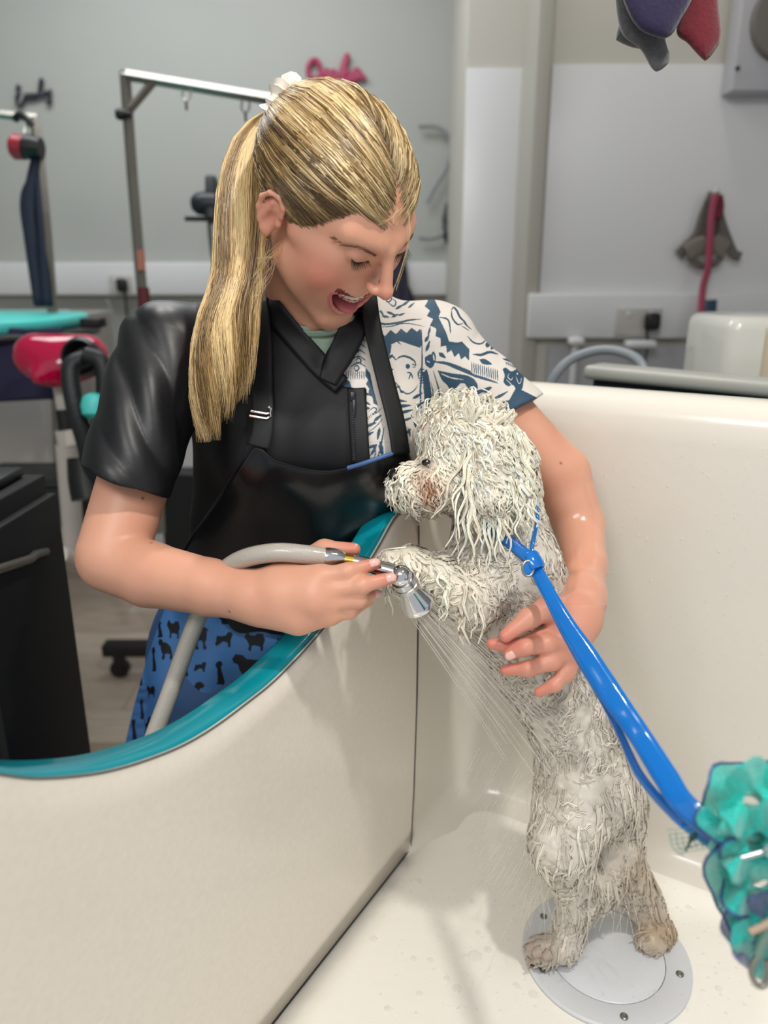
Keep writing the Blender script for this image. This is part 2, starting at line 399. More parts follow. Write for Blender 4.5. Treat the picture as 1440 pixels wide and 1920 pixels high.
# ---- name signs (raised script letters)
def script_sign(strokes, ox, oy, s, y, r, m, label):
    g = G()
    for st in strokes:
        pts = spline([(ox + a * s, oy + b * s, y) for a, b in st], max(12, len(st) * 6)); g.tube(np.array([PY(*p) for p in pts]), r, 8)
    return tag(g.build('name_sign', m), label, 'sign')
script_sign([[(6, 2), (2, -4), (0, 4), (3, 12), (-1, 18), (0, 30), (6, 34), (12, 26), (16, 14), (17, 12), (20, 20), (22, 12), (25, 20), (27, 11), (30, 20), (34, 11), (34, 18), (40, 14), (47, -12), (44, -14), (42, 10), (46, 16), (52, 12), (54, 5), (54, 13), (60, 12), (63, 3), (61, 14), (62, 24), (59, 30), (56, 24)]],
            32, 165, 1.0, YL - .02, .007, mat('sign_navy', '1d1a2c', .4), 'small dark script name sign reading Emily high on the left wall')
script_sign([[(24, 12), (18, 2), (9, 2), (2, 14), (4, 30), (14, 36), (24, 30), (30, 20)], [(22, 8), (26, 24), (33, 30), (38, 20), (34, 24), (38, 33), (45, 24)], [(45, 24), (50, 22), (52, 30), (46, 32), (54, 34), (62, 24), (72, -4), (76, -6), (72, 10), (66, 36), (70, 24), (76, 22), (78, 34), (84, 32), (92, 22), (96, 20), (90, 20), (86, 30), (92, 36), (99, 24), (100, 34), (110, 32)], [(12, 37), (50, 40), (90, 38)]],
            576, 112, 1.0, YL - .02, .011, mat('sign_pink', 'a8415f', .4), 'pink script name sign reading Sasha on the wall above her head')
# ---- grooming arm (gallows) behind
t = thing('grooming_gallows', 'square steel grooming arm with diagonal brace above the left shoulder', 'grooming frame', P(272, 900, 2.3))
SQ = lambda pts, r: G().tube(pts, r * 1.25, 4)
G().tube([P(234, 134, 2.3), P(248, 330, 2.34), P(262, 500, 2.36), P(290, 800, 2.42), P(300, 1000, 2.45)], .017, 4).build('pole', steel, t, False)
G().tube([P(232, 140, 2.3), P(530, 190, 2.2), P(640, 208, 2.16)], .0155, 4).build('cross_arm', steel, t, False)
G().tube([P(244, 205, 2.31), P(292, 148, 2.28)], .013, 4).build('brace', steel, t, False)
G().lathe(P(218, 214, 2.3), AX[0], [(0, .014), (.012, .018), (.02, .015), (.045, .008)], 14).build('knob', blackp, t)
for (a, b) in ((349, 168), (460, 190)):
    p = spline([(a - 6, b, 2.24), (a - 7, b + 14, 2.24), (a, b + 22, 2.24), (a + 8, b + 12, 2.24), (a + 7, b, 2.24)], 14)
    G().tube(np.array([P(*q) for q in p]), .0028, 6).build('loop_hook', steel, t)
    G().tube([P(a, b + 22, 2.24), P(a + 1, b + 38, 2.24)], .004, 6).build('clip', mat('dark_steel', '55504a', .4, .8), t)
G().tube([P(263, 470, 2.325), P(266, 508, 2.33)], .012, 8).build('label_tape', mat('orange_tape', 'b0705c', .6), t)
G().tube([P(268, 540, 2.32), P(276, 640, 2.34)], .019, 8).build('red_tape', mat('dark_red_tape', '5a1c26', .6), t)
# second stand at the far left with hanging dryer
t = thing('dryer_stand', 'steel stand at far left edge carrying a hanging dryer nozzle', 'stand', P(100, 900, 2.5))
G().tube([P(66, 222, 2.5), P(84, 400, 2.52), P(100, 600, 2.55), P(112, 900, 2.6)], .018, 4).build('pole', steel, t, False)
G().tube([P(-60, 208, 2.5), P(70, 222, 2.5)], .013, 4).build('cross_arm', steel, t, False)
G().tube(np.array([P(*q) for q in spline([(28, 226, 2.45), (34, 216, 2.44), (48, 220, 2.43), (60, 236, 2.44)], 12)]), .011, 8).build('clamp', blackp, t)
t = thing('hanging_dryer', 'small hand dryer with red rim hanging on the far left stand', 'dryer', P(50, 280, 2.4))
ax_ = AX[0] * -1 + AX[1] * .1
G().lathe(P(60, 276, 2.4), ax_, [(-.03, .03), (0, .036), (.02, .038)], 20).build('body', blackp, t)
G().lathe(P(46, 277, 2.4), ax_, [(0, .036), (.03, .038), (.04, .03)], 20).build('rim', mat('dryer_red', '9c2435', .3), t)
G().tube([P(45, 262, 2.42), P(48, 235, 2.44)], .004, 6).build('hook', steel, t)
G().tube([P(62, 282, 2.41), P(80, 298, 2.42)], .014, 8).build('handle', blackp, t)
nav = mat('navy_cloth', '1b2436', .8, bump=.3, bscale=30)
def sheet(name, poly_l, poly_r, d, m, lab, cat, th=.012, n=26, amp=.01):
    L_, R2 = spline(poly_l, n), spline(poly_r, n); k = 9; V = []
    for i in range(n):
        for j in range(k):
            u = j / (k - 1); q = L_[i] * (1 - u) + R2[i] * u
            V.append(P(q[0], q[1], d + amp * math.sin(u * 9 + i * .15)))
    F = [(i * k + j, i * k + j + 1, (i + 1) * k + j + 1, (i + 1) * k + j) for i in range(n - 1) for j in range(k - 1)]
    o = mesh(name, V, F, m); md = o.modifiers.new('s', 'SOLIDIFY'); md.thickness = th; return tag(o, lab, cat) if lab else o
sheet('hanging_cloth', [(62, 298), (43, 370), (52, 450), (70, 575)], [(72, 300), (78, 370), (85, 450), (94, 575)], 2.42, nav, 'dark navy cloth hanging straight down below the far left dryer', 'cloth')
# dryers behind the head
t = thing('hanging_dryer', 'black hand dryer hanging behind her ponytail, seen against the wall', 'dryer', P(385, 380, 2.6))
G().lathe(P(368, 382, 2.6), AX[0], [(-.015, .02), (0, .034), (.03, .04), (.07, .036)], 20).build('body', mat('dryer_black', '22272a', .4), t)
G().box((-.02, -.03, -.075), (.018, .03, .075), bev=.01, ax=[AX[0], -AX[2], AX[1]], o=P(398, 375, 2.6)).build('bracket', mat('dryer_black'), t)
G().tube([P(347, 410, 2.6), P(400, 411, 2.6)], .008, 8).build('rod', blackp, t)
G().tube([P(398, 350, 2.6), P(412, 352, 3.62)], .010, 8).build('wall_bracket', blackp, t)
G().tube(pspl([(392, 412, 2.62), (395, 450, 2.7), (402, 490, 2.8), (425, 520, 2.9)], 20), .008, 8).build('cable', mat('grey_hose', '7d8484', .5), t)
t = thing('hanging_nozzle', 'black pear shaped dryer nozzle hanging on a bent cable beside her forehead', 'nozzle', P(840, 430, 3.45))
G().tube(np.array([P(*q) for q in spline([(790, 376, 3.52), (820, 370, 3.5), (842, 366, 3.45), (838, 385, 3.45), (832, 412, 3.45)], 20)]), .009, 8).build('cable', mat('dark_cable', '4a4e50', .5), t)
G().lathe(P(834, 412, 3.45), AX[0] * .35 - AX[1], [(0, .012), (.025, .018), (.065, .031), (.096, .033), (.115, .015)], 18).build('grip', blackp, t)
cord('wall_cable', [(785, 236, YL - .04), (820, 238, YL - .04), (844, 262, YL - .04), (838, 310, YL - .04), (815, 350, YL - .04), (800, 380, YL - .04)], .009, mat('pale_cable', '8f9192', .5), 'pale grey cable looping on the wall right of her hair', 'cable')
cord('wall_cable', [(785, 445, YL - .04), (810, 446, YL - .04), (835, 436, YL - .04)], .008, mat('pale_cable'), 'short pale cable sagging left of the black nozzle', 'cable')
sheet('dark_bag', [(735, 500), (738, 540), (742, 575)], [(758, 470), (765, 520), (768, 575)], 3.465, mat('dark_purple_cloth', '231f30', .8), 'dark purple cloth bag seen between her nose and the printed shoulder', 'bag', .03)
# turquoise grooming table
t = thing('grooming_table', 'grooming table with turquoise top and dark navy skirt at left edge', 'table', P(40, 900, 2.2))
tq = mat('turquoise_vinyl', '4fcfc8', .4)
ct = P(-25, 600, 2.25)
def slab(name, c, rx, ry, h, m, par, n=48, p=3.):
    a = np.linspace(0, 2 * np.pi, n, endpoint=False); x = np.sign(np.cos(a)) * np.abs(np.cos(a)) ** (2 / p) * rx; y = np.sign(np.sin(a)) * np.abs(np.sin(a)) ** (2 / p) * ry
    pr = [(0, .985), (h * .15, 1), (h * .85, 1), (h, .985)]
    V = [(c[0] + x[i] * f, c[1] + y[i] * f, c[2] + z) for z, f in pr for i in range(n)]
    F = [(j * n + i, j * n + (i + 1) % n, (j + 1) * n + (i + 1) % n, (j + 1) * n + i) for j in range(3) for i in range(n)] + [tuple(range(n))[::-1], tuple(3 * n + i for i in range(n))]
    return mesh(name, V, F, m, par)
slab('tabletop', ct + np.array([-.25, .12, -.03]), .46, .34, .035, tq, t)
slab('rim', ct + np.array([-.21, .10, -.055]), .47, .31, .025, blackp, t)
pb = P(175, 605, 2.2); G().box((-.03, -.03, -.014), (.03, .03, .014), bev=.006, o=pb).build('corner_clamp', blackp, t)
sheetm = mat('dark_navy_skirt', '24233f', .85, bump=.2, bscale=20)
s_ = sheet('skirt', [(-60, 618), (-60, 690), (-60, 757)], [(118, 618), (118, 690), (112, 748)], 2.15, sheetm, None, None, .02); s_.parent = t; s_.matrix_parent_inverse = t.matrix_world.inverted()
G().tube([ct + np.array([-.4, .1, -.05]), (ct[0] - .4, ct[1] + .1, 0.02)], .03).build('leg', steel, t)
# pink dryer on white stand
t = thing('floor_dryer', 'glossy pink floor dryer with black hose on a white stand', 'dryer', (P(130, 1050, 2.0)[0], P(130, 1050, 2.0)[1], .02))
pink = mat('glossy_pink', 'b3093f', .12, coat=.6)
s = SDF(); s.cone(P(70, 668, 1.95), P(162, 668, 1.95), .058, .055, .02); s.ell(P(110, 690, 1.93), (.07, .05, .05), k=.03); s.cone(P(95, 680, 1.93), P(75, 705, 1.9), .03, .022, .02)
V, F = s.mesh(.006); mesh('housing', smoothv(V, F, 1), F, pink, t)
G().lathe(P(155, 670, 1.86), -AX[2], [(-.02, .045), (.02, .046), (.03, .036), (.02, .03), (-.01, .028)], 28).build('air_inlet', blackp, t)
G().tube(pspl([(160, 672, 1.82), (132, 690, 1.8), (140, 760, 1.8), (160, 830, 1.82), (175, 900, 1.85), (190, 960, 1.9)], 40), .021, 12).build('hose', mat('hose_black', '1c2023', .5, bump=.5, bscale=90), t)
G().tube(pspl([(160, 665, 1.8), (190, 680, 1.8), (196, 740, 1.81), (180, 830, 1.84)], 30), .020, 12).build('hose', mat('hose_black'), t)
G().tube(pspl([(158, 860, 1.86), (160, 900, 1.86), (166, 935, 1.86)], 10), .04, 12).build('motor', blackp, t)
wht = mat('white_powder', 'cfcac2', .35)
G().tube([P(112, 715, 1.98), P(122, 770, 2.0)], .020).build('stand_tube', wht, t)
G().tube([P(120, 768, 1.99), P(126, 808, 2.0)], .021).build('collar', blackp, t)
G().tube([P(122, 806, 1.99), P(128, 835, 2.0)], .026).build('joint', wht, t)
G().tube([P(124, 835, 2.0), P(134, 960, 2.05), P(140, 1050, 2.1)], .027).build('stand_tube', wht, t)
G().tube([P(110, 1040, 1.98), P(160, 1060, 2.15)], .025).build('foot', wht, t)
G().lathe(P(176, 762, 1.79), AX[1], [(-.03, .012), (-.02, .026), (0, .03), (.02, .026), (.03, .012)], 20).build('turquoise_knob', tq, t)
# white drawers + dark boxes behind
t = thing('storage_unit', 'white storage unit standing behind the pink dryer', 'cabinet', PY(0, 900, 3.0))
a0, a1 = PY(-80, 880, 2.9), PY(78, 745, 2.9)
G().box((a0[0], 2.9, a0[2] - .0), (a1[0], 3.3, a1[2] + .3), bev=.006).build('body', mat('unit_white', 'c4c2bf', .45), t)
G().box((a1[0] + .005, 3.0, a0[2] - .03), (a1[0] + .16, 3.3, a1[2] + .3), bev=.006).build('side_panel', mat('unit_grey', '8f8b84', .5), t)
t = thing('storage_box', 'long black box lying on the floor behind the cabinet', 'box', PZ(80, 930, 0.0))
q = P(75, 925, 2.3); G().box((-.16, -.12, -.07), (.16, .12, .05), bev=.008, o=q).build('body', mat('box_black', '101114', .5), t)
G().box((-.165, -.125, .05), (.165, .125, .065), bev=.006, o=q).build('lid', mat('box_lid', '1b1c1f', .35), t)
# black cabinet front left
t = thing('black_cabinet', 'black cabinet with bar handle at the left edge beside her', 'cabinet', PZ(60, 1430, .2))
bc = mat('cabinet_black', '050609', .7)
A, B = P(-90, 985, 1.02), P(97, 975, 1.30)
zb = .05
dirx = (B - A)[:2] / np.linalg.norm((B - A)[:2]); nrm = np.array([-dirx[1], dirx[0]])
ln = np.linalg.norm((B - A)[:2])
axm = np.array([[dirx[0], dirx[1], 0], [nrm[0], nrm[1], 0], [0, 0, 1]])
ztop = A[2]
G().box((0, .0, zb), (ln, .45, ztop), bev=.004, ax=axm, o=(A[0], A[1], 0)).build('body', bc, t)
G().box((.01, -.018, zb + .05), (ln - .006, -.001, ztop - .03), bev=.003, ax=axm, o=(A[0], A[1], 0)).build('door', bc, t)
hm = mat('handle_grey', '5e5a55', .4, .6)
G().tube([P(-40, 1080, 1.02), P(58, 1048, 1.17), P(66, 1040, 1.2), P(86, 1034, 1.25)], .007, 10).build('handle', hm, t)
t = thing('black_bin', 'black container with a pale lid mark on top of the black cabinet', 'container', P(5, 985, 1.3))
q = P(0, 940, 1.22); G().box((-.06, -.04, max(-.04, ztop - q[2] + .001)), (.022, .05, .045), bev=.006, o=q).build('body', mat('bin_black', '0d0f14', .4), t)
G().box((-.02, -.043, .028), (.012, -.035, .038), bev=.003, o=q).build('label_strip', mat('label_white', 'c9c9c9', .5), t)
# table base on caster behind her
t = thing('table_base', 'black grooming table base with a caster behind her hip', 'table base', PZ(215, 1270, 0.0))
bm_ = mat('base_black', '17181a', .5)
c0 = PZ(212, 1268, .0); c1 = c0 + np.array([.40, .05, 0])
G().box((-.02, -.03, .09), (.46, .03, .135), bev=.006, o=c0).build('foot', bm_, t)
G().box((.22, .02, .13), (.42, .12, .75), bev=.01, o=c0).build('column', bm_, t)
cs = G().tube([c0 + np.array([.03, -.014, .035]), c0 + np.array([.03, .014, .035])], .034, 20).build('caster', bm_, t)
G().box((.012, -.02, .03), (.048, .02, .09), bev=.004, o=c0).build('caster_fork', bm_, t)
# ================================================================== the tub
Lh = np.array([math.sin(R_(31)), math.cos(R_(31)), 0.]); Rh = np.array([Lh[1], -Lh[0], 0.]); Zh = np.array([0, 0, 1.])
CO = np.array([.145, 1.2, 0.]); ZF = .5
nB = Lh; cB = CO @ nB; nP = Rh; cP = CO @ nP                       # back wall plane / door plane constants
acr = mat('acrylic_cream', 'e4dccf', .22, bump=.12, bscale=140, bdist=.0006, var=.05, coat=.3)
acr2 = mat('acrylic_white', 'ddd8cd', .22, bump=.1, bscale=60, bdist=.0005, coat=.4)
tub = thing('dog_bath', 'large cream acrylic dog bath with raised walls holding the wet dog', 'bath', (CO[0], CO[1], 0))
def tubpt(a, b, z): return CO + Rh * a - Lh * b + Zh * z            # a: along back wall, b: towards camera
def grid(rows): 
    rows = np.array(rows); n, m = rows.shape[:2]
    F = np.array([(i * m + j, i * m + j + 1, (i + 1) * m + j + 1, (i + 1) * m + j) for i in range(n - 1) for j in range(m - 1)])
    return rows.reshape(-1, 3), F
def solid(o, th, off=0.):
    md = o.modifiers.new('solid', 'SOLIDIFY'); md.thickness = th; md.offset = off; return o
# shell: profile up the wall swept round the corner (fixed side wall, corner fillet, back wall)
plan = [(0., .226)] + [(0., .16), (0., .12)]
for a in np.linspace(0, 90, 12): plan.append((.09 - .09 * math.cos(R_(a)), .09 - .09 * math.sin(R_(a))))
plan += [(x, 0.) for x in np.linspace(.15, 1.3, 14)]
def plan_n(i):
    p, q = np.array(plan[max(i - 1, 0)]), np.array(plan[min(i + 1, len(plan) - 1)]); d = (q - p) / np.linalg.norm(q - p); return np.array([d[1] * -1, d[0]]) * 1
prof = [(.045 - .045 * math.cos(R_(a)), .045 - .045 * math.sin(R_(a))) for a in np.linspace(90, 0, 7)][0:]
prof = [(.045 * (1 - math.cos(R_(a))), .045 * (1 - math.sin(R_(a)))) for a in (0, 15, 30, 45, 60, 75, 90)]   # (inset, height)
prof = [(i, h) for i, h in prof][::-1]                                # starts at floor (inset .045) rises to wall
prof = [(.045 * (1 - math.sin(R_(a))), .045 * (1 - math.cos(R_(a)))) for a in (0, 15, 30, 45, 60, 75, 90)]
prof += [(0, h) for h in np.linspace(.1, .67, 6)] + [(-.002, .70), (-.010, .718), (-.024, .729), (-.04, .733), (-.055, .733), (-.066, .728), (-.072, .715), (-.072, .66)]
rows = []
for i, (a, b) in enumerate(plan):
    n = plan_n(i)
    if i < 3: n = np.array([1., 0.])
    if i >= 15: n = np.array([0., 1.])
    if 3 <= i < 15: n = np.array([.09 - a, .09 - b]); n = n / np.linalg.norm(n)
    ck = (0., .5, 1.)[i] if i < 3 else 1.
    rows.append([tubpt(a + n[0] * ins * ck, b + n[1] * ins * ck, ZF + h) for ins, h in prof])
V, F = grid(rows); w = mesh('wall', V, F, acr2, tub)
# floor with gentle fall
rows = []
for a in np.linspace(.0, 1.3, 30):
    rows.append([tubpt(a, b, ZF) for b in np.linspace(.0, 1.2, 30)])
V, F = grid(rows)
dr = PZ(1135, 1792, ZF)
solid(mesh('tub_floor', V, F, mat('acrylic_floor', 'f4f1e8', .16, bump=.55, bscale=26, bdist=.0022, coat=.5), tub), .02, -1)
# door panel with the curved cut-out
cut = [(-.05, 1.10), (.05, 1.08), (.15, 1.062), (.2695, 1.0437), (.35, 1.008), (.4193, .9786), (.4886, .9626), (.58, .948), (.66, .949), (.72, .960), (.78, .975), (.84, 1.005), (.885, 1.043), (.905, 1.066), (.9175, 1.073), (.928, 1.068), (.933, 1.045)]
# resample the cut from the photograph's curve onto the door plane
cutpx = [(-330, 1330), (-220, 1385), (-120, 1425), (-50, 1443), (0, 1451), (60, 1458), (130, 1455), (200, 1445), (270, 1425), (340, 1397), (400, 1362), (460, 1318), (510, 1278), (560, 1228), (600, 1183), (640, 1130), (680, 1070), (710, 1020), (735, 975), (748, 963), (765, 960), (778, 966), (783, 980)]
cw = [PN(x, y, nP, cP) for x, y in cutpx]
cs_ = [(p @ Lh, p[2]) for p in cw]
sc = spline(cs_, 120)
def doorpt(s, z, off=0.): return Rh * (cP + off) + Lh * s + Zh * z
rows = []
for s, z in sc:
    rows.append([doorpt(s, ZF + (z - ZF) * u) for u in np.linspace(0.004, 1, 14)])
V, F = grid(rows)
door = mesh('door_panel', V, F, acr, tub); solid(door, .004, 0)
# outer teal skin with broad curved edge
teal = mat('teal_laminate', '0b8f9e', .12, coat=.5)
rows = []
edge = [(0.0012, -.002), (0.0012, .0015), (-.006, .004), (-.022, .004), (-.034, .0), (-.038, -.008), (-.038, -.05), (-.038, -.3)]
edge = [(-.003, -.003), (-.003, .0012), (-.008, .0022), (-.036, .0022), (-.042, -.003), (-.042, -.06), (-.042, -.3)]
for i, (s, z) in enumerate(sc):
    a = sc[max(i - 1, 0)]; b = sc[min(i + 1, len(sc) - 1)]; t = (b - a) / np.linalg.norm(b - a); n = np.array([-t[1], t[0]])
    rows.append([doorpt(s + n[0] * up, z + n[1] * up, off) for off, up in edge])
V, F = grid(rows); mesh('edge_band', V, F, teal, tub)
# thin grey joint line under the band
rowp = [doorpt(s, z, .0018) for s, z in sc]; G().tube(rowp, .0011, 6).build('edge_seal', mat('seal_grey', '5d625f', .5), tub)
sl = [doorpt(.932, z, .0015) for z in np.linspace(1.065, ZF + .03, 10)] + [doorpt(.925, ZF + .005, .002)] + [doorpt(s, ZF + .0025, .002) for s in np.linspace(.92, .2, 20)]
sl = [PN(783, 975, nP, cP) + Rh * .0015] 
e1 = PN(770, 1588, nP, cP); 
sl = [PN(x, y, nP, cP) + Rh * .001 for x, y in ((783, 985), (783, 1100), (780, 1300), (774, 1480), (770, 1560), (768, 1588))] + [doorpt(s, ZF + .003, .001) for s in np.linspace(e1 @ Lh - .02, .2, 18)]
G().tube(sl, .0022, 6).build('door_seal', mat('seal_black', '14161a', .4), tub)
# post beyond the door
G().box((-.055, -.012, 0), (0.0, .012, .732 + ZF), bev=.004, ax=[Rh, Lh, Zh], o=doorpt(.952, 0, -.001)).build('corner_post', acr2, tub)
# outer skirt panel of the far side
o = G().box((.0, -.14, .02), (1.3, -.075, ZF + .64), ax=[Rh, -Lh, Zh], o=CO).build('outer_panel', teal, tub, False)
# drain cover
dc = thing('drain_cover', 'round grey plate with screws set in the bath floor under the dog', 'drain cover', dr)
gm = mat('drain_grey', 'd2d5d9', .3, bump=.15, bscale=60, bdist=.0005)
G().lathe(dr + Zh * .001, Zh, [(0, .112), (.003, .112), (.005, .110), (.0055, .080), (.0045, .0785), (.0, .0785)], 64, cap=False).build('outer_ring', gm, dc)
G().lathe(dr + Zh * .001, Zh, [(0, .0775), (.0045, .0775), (.0055, .076), (.0058, .05), (.006, .002)], 64).build('centre_disc', gm, dc)
scm = mat('screw_steel', '7e8078', .35, .7)
for x, y in ((1007, 1718), (1025, 1823), (1161, 1884), (1266, 1831), (1268, 1752), (1130, 1700)):
    v = PZ(x, y, ZF) - dr; v = v / np.linalg.norm(v) * .0955
    G().lathe(dr + v + Zh * .005, Zh, [(0, .0055), (.0022, .0052), (.003, .0035), (.0018, .0025), (.0016, .0003)], 14).build('screw', scm, dc)
# water beads on the wall and floor
rs = np.random.RandomState(5); g = G()
def bead(g, c, n, r, h=.45):
    n = n / np.linalg.norm(n); t = np.cross(n, [.3, .2, .9]); t /= np.linalg.norm(t); b = np.cross(n, t)
    V = []; 
    for k, (rr, hh) in enumerate(((1, 0), (.8, .6), (.4, .93))):
        for j in range(7):
            a = j * 2 * np.pi / 7; V.append(c + r * rr * (t * math.cos(a) + b * math.sin(a)) + n * r * h * hh)
    V.append(c + n * r * h)
    F = [(k * 7 + j, k * 7 + (j + 1) % 7, (k + 1) * 7 + (j + 1) % 7, (k + 1) * 7 + j) for k in (0, 1) for j in range(7)] + [(14 + j, 14 + (j + 1) % 7, 21) for j in range(7)]
    g.add(V, F)
water = mat('water', 'f2f0ee', .04, alpha=.28, spec=1.)
for _ in range(330):
    px, py = rs.uniform(1130, 1440), rs.uniform(830, 1440); 
    if rs.rand() < .4: py = rs.uniform(850, 1050)
    bead(g, PN(px, py, nB, cB) - nB * .0003, -nB, rs.choice([.0008, .0012, .002], p=[.6, .3, .1]))
o = g.build('water_beads', water); tag(o, 'scattered clear water beads clinging to the pale back wall', 'water', kind='stuff')
g = G()
for _ in range(240):
    px, py = rs.uniform(700, 1440), rs.uniform(1640, 1900); c = PZ(px, py, ZF + .0005)
    if np.linalg.norm((c - dr)[:2]) < .108: c = c + Zh * .006
    if (c @ nP) < cP + .01: continue
    bead(g, c, Zh, rs.choice([.0015, .0025, .005], p=[.55, .35, .1]), .3)
for x, y, r in ((890, 1793, .011), (857, 1853, .007), (915, 1780, .006), (1000, 1864, .007), (775, 1797, .005), (700, 1760, .006), (1090, 1885, .006)):
    bead(g, PZ(x, y, ZF + .0005), Zh, r, .22)
o = g.build('water_drops', water); tag(o, 'water drops and small puddles on the cream bath floor', 'water', kind='stuff')
# neighbouring bath behind: grey rim, dark side, white end, hose
nb_ = thing('second_bath', 'second bath behind the wall, grey rim with dark teal side', 'bath', PY(1250, 760, 1.75))
p0, p1 = P(1092, 690, 1.5), P(1445, 708, 1.27)
rimm = mat('rim_grey', 'a9a9a2', .35)
dv = p1 - p0; dv[2] = 0; dv /= np.linalg.norm(dv); nv = np.array([-dv[1], dv[0], 0])
ln = 1.2
G().box((0, 0, -.022), (ln, .07, .006), bev=.010, ax=[dv, nv, Zh], o=p0).build('rim', rimm, nb_)
G().box((.015, .02, -.5), (ln, .05, -.02), ax=[dv, nv, Zh], o=p0).build('side', mat('dark_teal', '061a20', .5), nb_, False)
s = SDF(); e0 = P(1470, 650, 1.62); s.ell(e0, (.16, .05, .13), k=.01)
q0, q1 = P(1362, 700, 1.62), P(1362, 600, 1.62)
wb = thing('white_tub', 'glossy white and cream tub end standing behind the grey rim', 'tub', q0)
G().box((0, 0, -.1), (.3, .25, .115), bev=.028, o=q0 + np.array([-.005, 0, -.0])).build('shell', mat('gloss_white', 'e6e5dc', .15, coat=.4), wb)
G().box((.07, -.012, -.1), (.31, .02, .1), bev=.01, o=q0).build('cream_panel', mat('cream_gloss', 'd9cdb4', .2), wb)
G().tube(pspl([(1020, 760, 1.75), (1040, 705, 1.72), (1075, 672, 1.7), (1130, 656, 1.66), (1180, 665, 1.62), (1206, 690, 1.6), (1212, 740, 1.6)], 40), .0105, 14).build('arched_hose', mat('bath_hose_grey', '8d949a', .35), nb_)
# harness on the wall
def hz(px, py): return PY(px, py, YR - .05)
h = thing('dog_harness', 'grey dog harness hanging on the right wall with splayed side straps', 'harness', hz(1330, 360))
hg = mat('harness_grey', '6a6460', .8, bump=.5, bscale=60)
yy = YR - .05
def band(name, pts, w, m, par, th=.008):
    c = np.array([PY(a, b, yy + (q[0] if q else 0)) for a, b, *q in spline(pts, 24)]) if False else np.array([PY(a, b, y) for a, b, y in spline([(p[0], p[1], yy - (p[2] if len(p) > 2 else 0)) for p in pts], 24)])
    T = np.gradient(c, axis=0); T /= np.linalg.norm(T, axis=1)[:, None]; Wv = np.cross(T, np.array([0, 1., 0])); Wv /= np.linalg.norm(Wv, axis=1)[:, None]
    return ribbon(name, c, Wv * w / 2, np.cross(Wv, T), th, m, par)
band('strap', [(1338, 362), (1322, 400), (1308, 440), (1285, 465), (1272, 478)], .035, hg, h)
band('strap', [(1340, 362, .01), (1350, 410, .01), (1362, 445, .01), (1375, 475, .01), (1388, 482, .01)], .03, hg, h)
band('chest_band', [(1288, 475, .02), (1310, 462, .02), (1340, 458, .02), (1362, 470, .02)], .06, mat('harness_taupe', '7b746c', .8, bump=.5, bscale=70), h, .012)
band('chest_band', [(1290, 480, .015), (1312, 498, .015), (1338, 495, .015), (1352, 480, .015)], .022, hg, h)
band('back_panel', [(1338, 375, .02), (1334, 420, .02), (1328, 455, .02)], .05, mat('harness_dark', '4d4845', .8), h, .01)
G().tube([hz(1345, 350), hz(1343, 372)], .006, 8).build('wall_hook', trunkm, h)
l_ = thing('hanging_lead', 'pink dog lead hanging over the harness, its lower end black', 'lead', hz(1330, 520))
pk = mat('lead_pink', 'a1455c', .7)
band('pink_webbing', [(1342, 364, .035), (1335, 400, .04), (1332, 440, .045), (1328, 500, .045), (1318, 540, .045), (1313, 600, .08)], .022, pk, l_)
band('black_webbing', [(1313, 598, .082), (1308, 640, .085), (1302, 690, .085)], .034, blackp, l_)
band('handle_loop', [(1350, 366, .03), (1352, 390, .03), (1345, 410, .035)], .018, mat('lead_wine', '6e2536', .8), l_)
cmb = band('blue_strap', [(1334, 562, .08), (1331, 600, .08), (1326, 622, .08)], .036, mat('slate_blue', '2f4a5c', .7), l_)
# socks hanging near the top
def blob(name, outline, d, th, m, par, puff=.5):
    """stuffed flat cloth piece: closed outline in the photo, given real thickness"""
    pts = spline(outline + [outline[0]], 60)[:-1]; c = pts.mean(0); V = []; n = len(pts); rings = [(1, 0), (.97, .5), (.85, .85), (.5, 1), (.0, 1.)]
    for sgn in (1, -1):
        for f, hgt in rings[:4]:
            for p in pts: q = c + (p - c) * f; V.append(P(q[0], q[1], d - sgn * th / 2 * hgt))
        V.append(P(c[0], c[1], d - sgn * th / 2))
    k = 4 * n + 1; F = []
    for s_ in (0, 1):
        o = s_ * k
        for r in range(3):
            for i in range(n):
                f = (o + r * n + i, o + r * n + (i + 1) % n, o + (r + 1) * n + (i + 1) % n, o + (r + 1) * n + i); F.append(f if s_ else f[::-1])
        for i in range(n): f = (o + 3 * n + i, o + 3 * n + (i + 1) % n, o + 4 * n); F.append(f if s_ else f[::-1])
    return mesh(name, V, F, m, par)
felt = lambda n, c: mat(n, c, .95, bump=.8, bscale=220, bdist=.0012, var=.3, sheen=.4)
o = blob('hanging_sock', [(1152, -60), (1156, 20), (1168, 66), (1200, 92), (1222, 128), (1236, 133), (1256, 112), (1248, 76), (1240, 20), (1236, -60)], .92, .03, felt('felt_grey', '5c5d60'), None)
tag(o, 'grey felt sock hanging at the top, front of the two grey ones', 'sock', 'felt socks')
o = blob('hanging_sock', [(1168, -60), (1166, 20), (1155, 68), (1160, 78), (1190, 90), (1206, 84), (1200, 20), (1200, -60)], .96, .03, felt('felt_grey', '5c5d60'), None)
tag(o, 'short grey felt sock hanging behind the longer grey sock', 'sock', 'felt socks')
o = blob('hanging_sock', [(1150, -60), (1172, 10), (1196, 52), (1232, 70), (1256, 68), (1275, 40), (1300, -10), (1300, -60)], .88, .03, felt('felt_purple', '1c123a'), None)
tag(o, 'dark purple felt sock hanging in the middle at the top', 'sock', 'felt socks')
o = blob('hanging_sock', [(1290, -60), (1288, -10), (1268, 58), (1290, 82), (1316, 110), (1326, 112), (1342, 92), (1353, 66), (1348, 10), (1344, -60)], .93, .03, felt('felt_red', '650b1d'), None)
tag(o, 'dark red felt sock hanging rightmost at the top', 'sock', 'felt socks')
